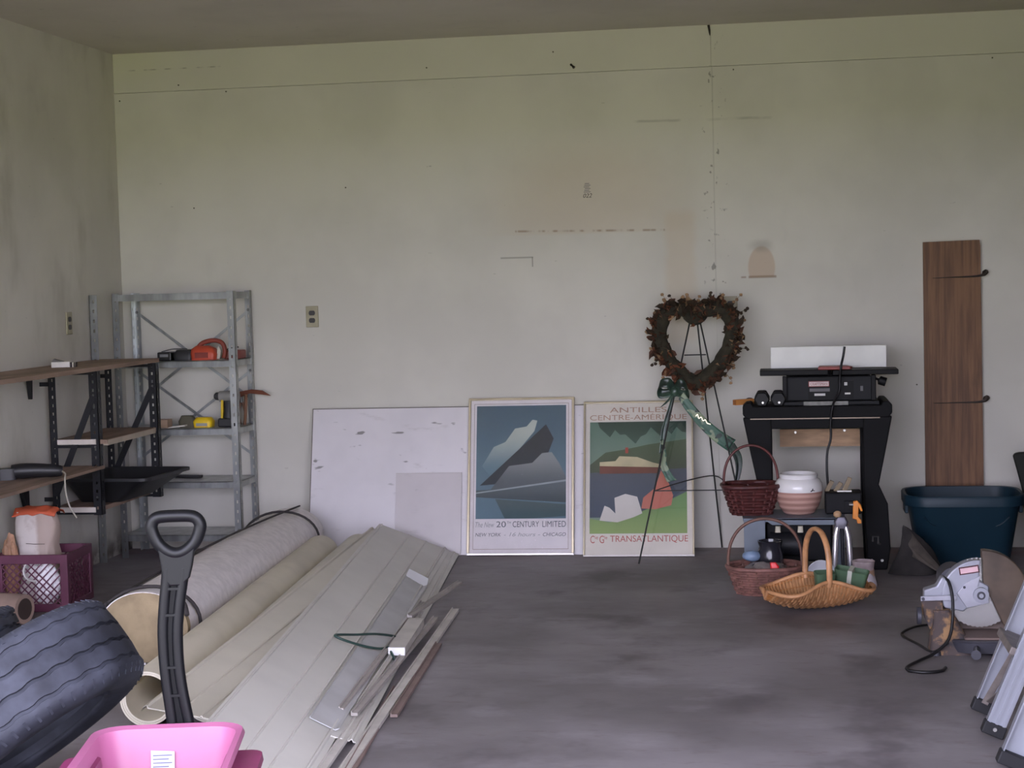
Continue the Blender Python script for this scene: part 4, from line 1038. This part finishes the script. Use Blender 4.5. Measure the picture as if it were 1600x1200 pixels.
build('motor_box', MB().box(3.40, 3.70, -.93, -.74, .085, .262), M('motor_black', (10, 10, 14), .6, spec=.2), ts, world=True, bevel=.01)
o = build('motor', MB().tube([(3.42, -.955, .17), (3.56, -.955, .17)], .055, 20), M('motor_dark_grey', (24, 25, 30), .5, spec=.3), ts, 40, world=True)
build('belly_pan', MB().box(3.316, 3.737, -.96, -.72, .0, .02), M('motor_black', (26, 27, 32)), ts, world=True)
for x in (3.455, 3.555): build('cream_knob', MB().loft([rrect(x, -.985, .026, .02, .006, .228), rrect(x, -.985, .022, .018, .006, .256)]), M('cream_plastic', (196, 190, 170), .5), ts, 40, world=True)

t = thing('black_clamp_box', 'black tool box with wooden clamp jaws on the blue-grey frame', 'tool box', (3.745, -.80, .292))
build('box_body', MB().box(-.075, .09, -.07, .07, 0, .098), M('box_black', (16, 16, 19), .6, spec=.22), t, bevel=.008)
for dx, zz_ in ((-.06, .03), (-.02, .022), (.02, .045)):
    build('clamp_jaw', MB().bar((dx - .008, 0, .095), (dx + .02, 0, .115 + zz_), .014, .02), M('clamp_wood', (132, 116, 92), .7), t, bevel=.002)
build('clamp_plate', MB().box(-.02, .045, -.03, .02, .098, .103), M('bright_bolt', (190, 188, 184)), t)
t = thing('spring_clamp', 'orange spring clamp hanging right of the chrome caulking gun', 'clamp', (3.805, -.90, .255))
org = M('clamp_orange', (230, 140, 40), .45)
build('jaw', MB().prism([(-.012, .10), (.005, .105), (.022, .085), (.030, .058), (.022, .055), (.012, .075), (.010, .03), (.022, .018), (.024, 0), (.006, 0), (.002, .018), (-.016, .022)], -.012, .012), org, t, bevel=.003)
build('spring', MB().tube([(-.03, 0, .085), (-.006, 0, .085)], .012, 10), M('zinc_bolt', (120, 120, 118)), t, 50)
build('hang_bracket', MB().box(-.05, -.012, .0, .03, .065, .10), M('box_black', (30, 30, 33)), t)
t = thing('caulking_gun', 'chrome caulking gun standing upright in front of the machine frame', 'caulking gun', (3.735, -1.03, 0))
chrome = M('dull_chrome', (214, 210, 214), .25, .7, .06)
for dx in (-.020, .024):
    build('rail', MB().tube(spline([(dx * .5, .02, .275), (dx * 1.2, .01, .22), (dx * 1.5, .0, .12), (dx * 1.7, -.005, .01)], 5), .014, 8), chrome, t, 60)
build('plunger', MB().tube([(.002, .012, .27), (.006, .0, .02)], .007, 8), M('motor_dark_grey', (44, 45, 50)), t, 60)
build('ratchet_head', MB().loft([rrect(0, .02, .05, .035, .01, .25), rrect(0, .02, .062, .04, .01, .28), rrect(0, .02, .04, .03, .01, .30)]), M('ratchet_grey', (96, 94, 102), .4, .5), t, 45)
build('wooden_knob', MB().blob((-.016, .02, .312), (.019, .016, .016), 12, 8, .1, 2, 2), M('knob_tan', (182, 148, 112), .6), t, 50)
build('foot_cup', MB().loft([rrect(.004, -.01, .075, .05, .012, 0), rrect(.004, -.01, .085, .055, .012, .03), rrect(.004, -.01, .06, .04, .012, .045)]), chrome, t, 45)

# ================================================================== BASKETS, POT AND ODDS
def woven(t, rings, mat, stakes, tr, rows_name='weave'):
    """rings: list of closed point loops (weave rows); every row passes over and under the stakes"""
    b = MB()
    for j, ring in enumerate(rings):
        n = len(ring); c = sum((Vector(p) for p in ring), Vector()) / n; pts = []
        for k, p in enumerate(ring):
            p = Vector(p); out = p - c; out.z = 0
            if out.length > 1e-6: out.normalize()
            pts.append(p + out * (tr * .8 * (1 if (j % 2) else -1) * math.cos(PI * stakes * k / n)))
        b.tube(pts, tr, 5, closed=True, flat=1.15)
    build(rows_name, b, mat, t, 60, kind='stuff')

def oval(rx, ry, z, n, p=2.0):
    out = []
    for k in range(n):
        a = 2 * PI * k / n; c_, s_ = math.cos(a), math.sin(a)
        out.append((rx * math.copysign(abs(c_) ** (2 / p), c_), ry * math.copysign(abs(s_) ** (2 / p), s_), z))
    return out

def basket(name, label, loc, rz, rx0, ry0, rx1, ry1, h, hh, mat, mat2, p=2.0, rows=11, hr=.007, stakes=22, tilt=0):
    t = thing(name, label, 'basket', loc, (0, tilt, rz), 'handled baskets by the tool stand')
    n = stakes * 4; tr = h / rows * .56
    woven(t, [oval(rx0 + (rx1 - rx0) * f, ry0 + (ry1 - ry0) * f, .006 + h * f, n, p) for f in [i / (rows - 1) for i in range(rows)]], mat, stakes, tr)
    sk_ = MB()
    for k in range(stakes):
        a = oval(rx0, ry0, .004, stakes, p)[k]; c_ = oval(rx1, ry1, h + .004, stakes, p)[k]
        sk_.tube([a, c_], tr * .8, 5)
    build('stakes', sk_, mat2, t, 60, kind='stuff')
    build('base', MB().loft([oval(rx0 * .98, ry0 * .98, .002, 40, p), oval(rx0 * .98, ry0 * .98, .010, 40, p)]), mat2, t)
    build('rim', MB().tube(oval(rx1 * 1.01, ry1 * 1.01, h + .006, 56, p), tr * 1.6, 7, closed=True), mat, t, 60)
    if hh:
        arc = [(-rx1 * .98 * math.cos(PI * i / 24) , 0, h + (hh - h) * max(0, math.sin(PI * i / 24)) ** .75) for i in range(25)]
        xe = (rx0 + (rx1 - rx0) * .4) * .93; arc = [(-xe, 0, h * .4)] + arc + [(xe, 0, h * .4)]
        build('handle', MB().tube(arc, hr, 8), mat2, t, 60)
    return t
darkred = M('dark_red_wicker', (74, 34, 32), .5, 0, .25, 30); darkred2 = M('maroon_cane', (88, 42, 38), .45, 0, .2, 20)
basket('handled_basket', 'dark red wicker basket perched on the left end of the machine frame', (3.335, -.83, .293), .15, .088, .075, .128, .105, .125, .315, darkred, darkred2, 3.2, 10, .006, 20)
mid = M('brown_wicker', (122, 84, 76), .6, 0, .25, 30); mid2 = M('brown_cane', (110, 78, 66), .55, 0, .2, 20)
tb2 = basket('handled_basket', 'brown wicker basket on the floor behind the pale open basket', (3.398, -1.225, 0), .1, .125, .10, .165, .13, .112, .325, mid, mid2, 2.3, 11, .007, 24)
b_in = thing('plastic_bag', 'clear crinkled plastic bag inside the brown floor basket', 'bag', (3.40, -1.22, .012))
build('bag_film', crumpled((0, 0, .06), (.11, .085, .06), .3, 9), M('smoky_plastic', (120, 112, 110), .25, 0, .35, 22), b_in, 40)
t = tag(build('red_bottle_top', MB().loft([rrect(3.437, -1.285, .035, .03, .008, .085), rrect(3.440, -1.285, .038, .032, .008, .125), rrect(3.432, -1.285, .026, .022, .006, .142)]), M('bright_red', (220, 22, 30), .4), None, 50), 'bright red plastic cap in the brown floor basket', 'cap')
t = thing('glass_carafe', 'dark glass carafe with a pale blue lid in the brown basket', 'carafe', (3.385, -1.16, .0))
build('lid', MB().blob((-.045, 0, .150), (.042, .035, .025), 16, 8, .05, 2, 1), M('pale_blue_plastic', (120, 140, 166), .35), t, 50)
build('carafe_glass', MB().lathe([(0, .075), (.05, .075), (.062, .11), (.056, .16), (.048, .19), (.056, .215), (.05, .215), (.044, .19), (.05, .15), (0, .08)], 28, c=(.035, .02, 0), caps=False), M('smoked_glass', (36, 36, 42), .12, 0, .1, 6), t, 50)

wk = M('honey_wicker', (178, 132, 90), .5, 0, .25, 26); wk2 = M('pale_cane', (184, 134, 92), .45, 0, .2, 20)
gt = thing('open_trug_basket', 'pale honey wicker trug basket with splayed ends on the floor', 'basket', (3.615, -1.60, 0), (0, 0, math.radians(24)), 'handled baskets by the tool stand')
def trug(u, v):
    # u along the length -1..1, v across -1..1; the sides are folded up at the middle, the ends splay out flat
    wd = .185 * math.sqrt(max(0, 1 - (abs(u) ** 3.6)))
    fold_ = math.exp(-(u * 1.55) ** 2)
    y = wd * v * (1 - .38 * fold_ * abs(v))
    z = .012 + (.095 * fold_ + .025) * abs(v) ** 1.9 + .050 * abs(u) ** 2.2
    return Vector((.232 * u, y, z))
b = MB(); rows = 34
for i in range(1, rows):
    u = -1 + 2 * i / rows; pts = []
    for k in range(41):
        v = -1 + 2 * k / 40; p = trug(u, v); p.z += .0035 * (1 if i % 2 else -1) * math.cos(PI * v * 6); pts.append(p)
    b.tube(pts, .0046, 5, flat=1.5)
build('weave', b, wk, gt, 60, kind='stuff')
b = MB()
for j in range(-5, 6):
    v = j / 5.4; pts = [trug(-1 + 2 * k / 50, v) + Vector((0, 0, .001)) for k in range(51)]
    b.tube(pts, .0042, 5)
build('ribs', b, M('dark_honey_cane', (168, 112, 62), .5), gt, 60, kind='stuff')
build('inner_lining', MB().grid(lambda a, c_: tuple(trug(-1 + 2 * a, -1 + 2 * c_) - Vector((0, 0, .003))), 36, 18), M('wicker_gap', (150, 104, 64), .7), gt, 60, solid=.002)
rimp = [trug(math.cos(2 * PI * k / 80) * .999, math.copysign(1, math.sin(2 * PI * k / 80)) if abs(math.sin(2 * PI * k / 80)) > 1e-3 else 0) for k in range(80)]
build('rim', MB().tube(rimp, .0085, 7, closed=True), wk2, gt, 60)
sd0 = trug(0, 1); sd1 = trug(0, -1)
arc = [(0, sd0.y * math.cos(PI * i / 26) * 1.02, sd0.z + (.335 - sd0.z) * max(0, math.sin(PI * i / 26)) ** .62) for i in range(27)]
arc = [(0, sd0.y * .97, sd0.z - .02)] + arc + [(0, sd1.y * .97, sd1.z - .02)]
hd = build('handle', MB().tube(arc, [.0095] * len(arc), 9, flat=1.4), wk2, gt, 60)
grn = M('moss_green_plastic', (74, 100, 74), .55)
t = thing('green_planter', 'moss green plastic planter in the left of the wicker trug', 'planter', (3.642, -1.57, .028), (math.radians(8), 0, .2))
build('planter_shell', MB().loft([rrect(0, 0, .06, .05, .012, 0), rrect(0, 0, .085, .065, .015, .125), rrect(0, 0, .08, .06, .014, .127), rrect(0, 0, .055, .045, .012, .006)]), grn, t, 40)
t = thing('green_planter', 'moss green plastic planter with a pale strap at the right of the trug', 'planter', (3.745, -1.53, .040), (math.radians(8), .15, -.2))
build('planter_shell', MB().loft([rrect(0, 0, .10, .055, .012, 0), rrect(0, 0, .14, .07, .015, .118), rrect(0, 0, .135, .065, .014, .120), rrect(0, 0, .095, .05, .012, .006)]), grn, t, 40)
build('strap', MB().box(-.012, .006, -.037, .037, .0, .124), M('pale_strap', (188, 190, 176), .6), t)
t = tag(build('black_pot_tray', MB().loft([rrect(3.585, -1.61, .085, .07, .02, .026), rrect(3.585, -1.61, .10, .085, .022, .058), rrect(3.585, -1.61, .09, .075, .02, .056), rrect(3.585, -1.61, .08, .065, .018, .032)]), M('pot_black', (26, 32, 28), .5), None, 40), 'small black pot tray in the middle of the wicker trug', 'pot')

t = thing('glazed_pot', 'round clay pot with a white glazed top on the machine frame', 'pot', (3.552, -.83, .292))
prof = [(0, 0), (.062, 0), (.070, .008), (.092, .04), (.104, .08), (.106, .105)]
for i in range(1, 6): prof.insert(3 + i, (prof[2 + i][0], prof[2 + i][1])) if False else None
k = NM('ribbed_clay', .65); x, y, z = k.xyz(); k.color(k.mix(lin((164, 124, 112)), lin((190, 152, 138)), ((z * 230).sin()).ss(-.6, .6))); k.bump((z * 230).sin(), .3, .004)
build('clay_body', MB().lathe([(0, 0), (.062, 0), (.070, .006), (.090, .035), (.102, .070), (.107, .100), (.107, .108)], 40, caps=False), k.m, t, 50)
build('glazed_neck', MB().lathe([(.1075, .106), (.109, .120), (.106, .142), (.096, .158), (.084, .165), (.087, .172), (.087, .182), (.080, .186), (.075, .182), (.076, .165), (.094, .13), (.098, .10), (.06, .012), (0, .010)], 40, caps=False), M('white_glaze', (226, 224, 222), .12, 0, .03), t, 60)
build('glaze_chip', MB().tube([(.052, -.094, .112), (.06, -.091, .116), (.062, -.0885, .124)], .003, 5).tube([(.06, -.091, .116), (.07, -.084, .114)], .002, 5), M('chip_dark', (60, 56, 54)), t)

t = thing('white_bowl', 'plain white bowl tipped up behind the wicker trug handle', 'bowl', (3.64, -1.25, .080), (math.radians(72), math.radians(-10), 0))
build('bowl_shell', MB().lathe([(0, -.03), (.025, -.03), (.050, -.012), (.064, .018), (.061, .020), (.046, -.006), (.022, -.022), (0, -.022)], 32, caps=False), M('white_ceramic', (214, 216, 222), .2, 0, .03), t, 60)
build('foot_ring', MB().tube([(.024 * math.cos(2 * PI * i / 24), .024 * math.sin(2 * PI * i / 24), -.031) for i in range(24)], .004, 6, closed=True), M('white_ceramic', (214, 216, 222)), t, 60)
t = thing('paper_bucket', 'stained whitish paper bucket right of the caulking gun', 'bucket', (3.825, -1.10, 0))
pb = M('stained_paper', (176, 160, 160), .8, 0, .3, 14)
build('bucket_shell', MB().loft([[(r * math.cos(2 * PI * i / 28) * (1 + .05 * noise.noise(Vector((i * .4, z * 20, 1)))), r * math.sin(2 * PI * i / 28), z) for i in range(28)] for r, z in ((.042, 0), (.048, .04), (.046, .085), (.050, .118), (.046, .119), (.042, .08), (.038, .01))]), pb, t, 40)
build('label_band', MB().lathe([(.0492, .04), (.0490, .06), (.0482, .08)], 28, caps=False), M('tan_band', (186, 152, 126), .7), t, 40)
build('torn_rim', MB().grid(lambda u, v: ((.05 + .012 * v) * math.cos(-2.6 + 2.4 * u), (.05 + .012 * v) * math.sin(-2.6 + 2.4 * u), .06 - .045 * v + .008 * math.sin(u * 12)), 18, 4), M('torn_white', (206, 200, 206), .8), t, 50, solid=.001)

# ================================================================== TOTE, BAG, CHAIR BACK
teal = M('teal_plastic', (22, 46, 58), .45, 0, .08, 4, spec=.3)
t = thing('storage_tote', 'large open teal plastic tote in front of the brown plank', 'tote', (4.325, -.385, 0))
b = MB().loft([rrect(0, 0, .40, .28, .07, 0), rrect(0, 0, .42, .30, .08, .01), rrect(0, 0, .505, .375, .10, .275), rrect(0, 0, .51, .38, .10, .28), rrect(0, 0, .555, .42, .12, .283), rrect(0, 0, .558, .423, .12, .325), rrect(0, 0, .55, .415, .12, .332), rrect(0, 0, .525, .39, .11, .33), rrect(0, 0, .50, .365, .10, .27), rrect(0, 0, .41, .29, .075, .02), rrect(0, 0, .38, .26, .06, .012)])
build('tote_shell', b, teal, t, 40)
build('moulded_arc', MB().tube(spline([(-.195, -.187, .235), (-.15, -.174, .195), (-.06, -.166, .175), (.06, -.166, .175), (.15, -.174, .195), (.195, -.187, .235)], 6), .004, 6), teal, t, 60)
for s in (-1, 1): build('handle_lug', MB().box(*sorted((s * .255, s * .272)), -.06, .06, .235, .28), teal, t, bevel=.004)
t = thing('dust_bag', 'limp dark grey cloth bag slumped between the stand and the teal tote', 'bag', (4.07, -.76, 0))
b = MB()
def bagf(u, v):
    a = 2 * PI * u; tx, tz = -.048, .222
    r = 1 - v
    foldn = 1 + .10 * math.sin(a * 4 + v * 3) * (1 - v) + .06 * noise.noise(Vector((u * 8, v * 5, 3)))
    return (tx * v + .115 * r ** .8 * math.cos(a) * foldn + .03 * math.sin(v * PI), .07 * r ** .9 * math.sin(a) * foldn, tz * v ** .9 + .004)
build('cloth', b.grid(bagf, 36, 14), M('grimy_cloth', (44, 41, 40), .9, 0, .25, 14, .4, 80), t, 60)
build('bag_flap', MB().grid(lambda u, v: (-.02 + .15 * v + .01 * math.sin(u * 9), -.045 - .035 * u - .03 * v, .20 * (1 - v) * (1 - u * .55) + .004), 8, 8), M('grimy_cloth_light', (72, 66, 60), .9, 0, .3, 14), t, 60, solid=.003)
t = thing('moulded_seat', 'dark green-black moulded seat at the right edge behind the tote', 'seat', (4.80, -.30, 0))
bk_ = M('dark_olive_plastic', (22, 24, 18), .55, spec=.25)
build('seat_back', MB().prism([(4.572, .49), (4.578, .503), (4.60, .508), (4.90, .52), (4.92, .50), (4.92, .30), (4.62, .30), (4.59, .42)], -.33, -.29), bk_, t, world=True, bevel=.008)
build('seat_base', MB().prism([(4.62, .30), (4.92, .30), (4.90, .0), (4.66, .0)], -.52, -.22), M('navy_black_plastic', (20, 24, 32), .5), t, world=True, bevel=.01)
build('chrome_strip', MB().box(4.60, 4.90, -.526, -.52, .125, .131), M('bright_bolt', (190, 188, 184)), t, world=True)

# ================================================================== MITRE SAW
mw = thing('mitre_saw', 'silver mitre saw with a brown blade guard and sawdust on its base', 'mitre saw', (4.15, -2.33, 0))
sil = M('cast_silver', (150, 152, 162), .4, .25, .08, 8); gm = M('gunmetal', (62, 62, 70), .5, .2, .15)
HB = Vector((4.186, -2.32, .206))
def ring(r, y, z=0, x=0, n=40, a0=0, a1=2 * PI): return [(HB.x + x + r * math.cos(a0 + (a1 - a0) * i / n), HB.y + y, HB.z + z + r * math.sin(a0 + (a1 - a0) * i / n)) for i in range(n + 1)]
bp = [(p[0], p[2]) for p in ring(.130, 0, n=96)][:-1]
bp = [(HB.x + (x - HB.x) * (1 if i % 2 else .97), HB.z + (z - HB.z) * (1 if i % 2 else .97)) for i, (x, z) in enumerate(bp)]
build('blade', MB().prism(bp, HB.y + .005, HB.y + .008), M('blade_steel', (190, 188, 186), .22, .9, .06), mw, world=True)
ga = [2 * PI * i / 48 for i in range(49)]
gpoly = [(HB.x + .155 * math.cos(a) + .012, HB.z + .150 * math.sin(a) + .01) for a in [math.radians(92 - i * (92 + 62) / 28) for i in range(29)]] + [(HB.x + .04, HB.z - .02), (HB.x + .012, HB.z + .03)]
gd = NM('smoked_guard', .35); gd.color(gd.mix(lin((96, 80, 66)), lin((70, 56, 46)), gd.noise(7, 3).ss(.4, .7))); gd.b.inputs['Alpha'].default_value = .88
build('lower_guard', MB().prism(gpoly, HB.y - .022, HB.y + .028), gd.m, mw, world=True, bevel=.004)
up_ = [(HB.x + .135 * math.cos(a) - .002, HB.z + .132 * math.sin(a) - .005) for a in [math.radians(88 + i * (196 - 88) / 22) for i in range(23)]] + [(4.06, .155), (4.125, .142), (4.15, .165), (HB.x - .01, HB.z - .03), (HB.x + .03, HB.z - .02), (HB.x + .03, HB.z + .03), (HB.x - .005, HB.z + .05)]
build('upper_housing', MB().prism(up_, HB.y - .034, HB.y + .03), sil, mw, world=True, bevel=.005)
build('pivot_plate', MB().prism([(HB.x - .085, HB.z + .005), (HB.x - .05, HB.z + .045), (HB.x + .0, HB.z + .07), (HB.x - .01, HB.z + .03), (HB.x + .03, HB.z + .01), (HB.x + .03, HB.z - .03), (HB.x - .05, HB.z - .05)], HB.y - .042, HB.y - .034), M('satin_silver', (164, 164, 174), .35, .3), mw, world=True, bevel=.002)
for r, y0, y1, mm in ((.028, -.056, -.04, sil), (.015, -.060, -.056, gm), (.008, -.064, -.060, sil)):
    build('arbor_cap', MB().tube([(HB.x, HB.y + y0, HB.z), (HB.x, HB.y + y1, HB.z)], r, 24), mm, mw, 40, world=True)
build('warning_plate', MB().bar((HB.x - .075, HB.y - .036, HB.z + .085), (HB.x - .005, HB.y - .036, HB.z + .096), .004, .028), M('plate_maroon', (70, 24, 32), .5), mw, world=True)
build('plate_face', MB().bar((HB.x - .071, HB.y - .0385, HB.z + .0857), (HB.x - .009, HB.y - .0385, HB.z + .0955), .003, .019), M('plate_pink', (214, 176, 182), .5), mw, world=True)
build('bolt', MB().tube([(HB.x - .058, HB.y - .046, HB.z + .028), (HB.x - .058, HB.y - .041, HB.z + .028)], .005, 10), gm, mw, 40, world=True)
build('link_arm', MB().bar((3.972, HB.y - .05, .193), (4.10, HB.y - .05, .197), .008, .018), M('satin_silver', (164, 164, 174)), mw, world=True, bevel=.002)
build('bolt', MB().tube([(3.98, HB.y - .060, .193), (3.98, HB.y - .054, .193)], .006, 10), gm, mw, 40, world=True)
build('motor', MB().tube([(4.10, HB.y + .03, .24), (4.10, HB.y + .16, .24)], .055, 20), gm, mw, 40, world=True)
dusty = NM('sawdust_casting', .9); c = dusty.mix(lin((78, 68, 66)), lin((148, 116, 82)), dusty.noise(22, 4).ss(.46, .62)); c = dusty.mix(c, lin((64, 60, 64)), dusty.noise(14, 3, off=(3, 3, 3)).ss(.55, .68)); dusty.color(c); dusty = dusty.m
build('pivot_yoke', MB().prism([(3.985, .175), (4.06, .20), (4.072, .26), (4.05, .27), (4.03, .235), (3.985, .22)], HB.y - .03, HB.y + .03), sil, mw, world=True, bevel=.006)
for y0 in (-.04, .015):
    build('pivot_bracket', MB().prism([(3.975, .185), (4.05, .185), (4.055, .10), (4.035, .07), (4.02, .10), (4.005, .075), (3.985, .12)], HB.y + y0, HB.y + y0 + .025), dusty, mw, world=True, bevel=.004)
build('clamp_knob', MB().tube([(3.972, HB.y - .05, .13), (3.958, HB.y - .05, .13)], .032, 14), gm, mw, 40, world=True)
build('base_column', MB().loft([rrect(4.075, -2.36, .15, .17, .03, .0), rrect(4.07, -2.35, .13, .15, .03, .05), rrect(4.06, -2.34, .09, .11, .03, .11), rrect(4.045, -2.33, .06, .09, .02, .15)]), dusty, mw, 40, world=True)
build('turntable', MB().loft([rrect(4.19, -2.36, .24, .22, .09, .012), rrect(4.19, -2.36, .25, .23, .09, .05), rrect(4.19, -2.36, .24, .22, .09, .056)]), gm, mw, 40, world=True)
build('table_slab', MB().box(4.12, 4.44, -2.44, -2.24, .054, .064), M('dusty_table', (112, 96, 90), .8), mw, world=True, bevel=.004)
build('fence', MB().box(4.12, 4.44, -2.275, -2.262, .064, .115), M('fence_brown', (104, 90, 84), .7), mw, world=True)
build('mitre_handle', MB().tube([(4.16, -2.46, .032), (4.15, -2.53, .03), (4.145, -2.57, .03)], [.012, .012, .018], 10), gm, mw, 50, world=True)
for x, y in ((4.02, -2.44), (4.30, -2.45), (4.02, -2.28), (4.32, -2.27)):
    build('foot', MB().lathe([(0, 0), (.018, 0), (.015, .014), (0, .014)], 12, c=(x, y, 0), caps=False), gm, mw, 40, world=True)
cw = spline([(4.055, -2.30, .262), (4.072, -2.37, .255), (4.082, -2.40, .20), (4.078, -2.43, .12), (4.06, -2.46, .06), (4.01, -2.50, .022), (3.95, -2.57, .010), (3.90, -2.665, .008), (3.905, -2.72, .008), (3.955, -2.745, .008), (4.01, -2.72, .008), (4.03, -2.67, .008)], 7)
build('power_cord', MB().tube(cw, .0058, 7), cordm, mw, 60, world=True)
cw = spline([(4.06, -2.46, .05), (4.01, -2.43, .010), (3.97, -2.30, .007), (3.92, -2.12, .007), (3.97, -1.99, .007), (4.03, -1.94, .007), (4.06, -1.96, .007)], 7)
build('power_cord', MB().tube(cw, .0048, 7), cordm, mw, 60, world=True)

# ================================================================== LADDERS
al = M('ladder_aluminium', (150, 153, 162), .38, .45, .10, 6, stretch=(1, 1, .3)); rubb = M('rubber_foot_black', (22, 22, 26), .7); stp = M('worn_step', (118, 110, 106), .5, .3, .25, 14)
def ladder(label, x0, ys, lean, length, steps, sec, brace):
    t = thing('aluminium_ladder', label, 'ladder', (x0, sum(ys) / 2, 0), (0, lean, 0), 'ladders leaning at the right')
    yc = sum(ys) / 2
    for y in ys:
        yy = y - yc; s = 1 if yy > 0 else -1
        w_, d_ = sec
        build('rail', MB().box(-w_ / 2, w_ / 2, yy - .002, yy + .002, .03, length).box(-w_ / 2, -w_ / 2 + .004, *sorted((yy, yy - s * d_)), .03, length).box(w_ / 2 - .004, w_ / 2, *sorted((yy, yy - s * d_)), .03, length).box(-.004, .004, *sorted((yy, yy + s * .005)), .03, length).box(-w_ * .42, -w_ * .30, *sorted((yy, yy + s * .005)), .03, length).box(w_ * .30, w_ * .42, *sorted((yy, yy + s * .005)), .03, length), al, t)
        build('rubber_foot', MB().box(-w_ / 2 - .005, w_ / 2 + .005, *sorted((yy + s * .007, yy - s * (d_ + .005))), .012, .05), rubb, t, bevel=.004)
        build('foot_rivet', MB().tube([(0, yy - .012 * 1, .034), (0, yy + .012, .034)], .006, 8), M('bright_bolt', (190, 188, 184)), t)
    for z in steps:
        build('step', MB().box(-.045, .045, -abs(ys[1] - ys[0]) / 2 + .003, abs(ys[1] - ys[0]) / 2 - .003, z - .012, z + .012), stp, t, bevel=.003)
    for y, z0, z1 in brace:
        build('step_brace', MB().bar((.03, y - yc, z0), (-.02, y - yc + (.12 if y < yc else -.12), z1), .02, .004), stp, t)
    return t
LN = math.radians(22)
ladder('narrow aluminium ladder section leaning nearest the mitre saw', 4.075, (-3.27, -3.56), LN, 2.24, (.27, .56, .85, 1.14, 1.43, 1.72, 2.01), (.058, .026), ((-3.27, .25, .06), (-3.56, .25, .08)))
ladder('wide aluminium ladder leaning closest to the camera at the right edge', 4.085, (-3.86, -4.28), LN, 2.18, (.40, .70, 1.0, 1.3, 1.6, 1.9), (.070, .030), ())
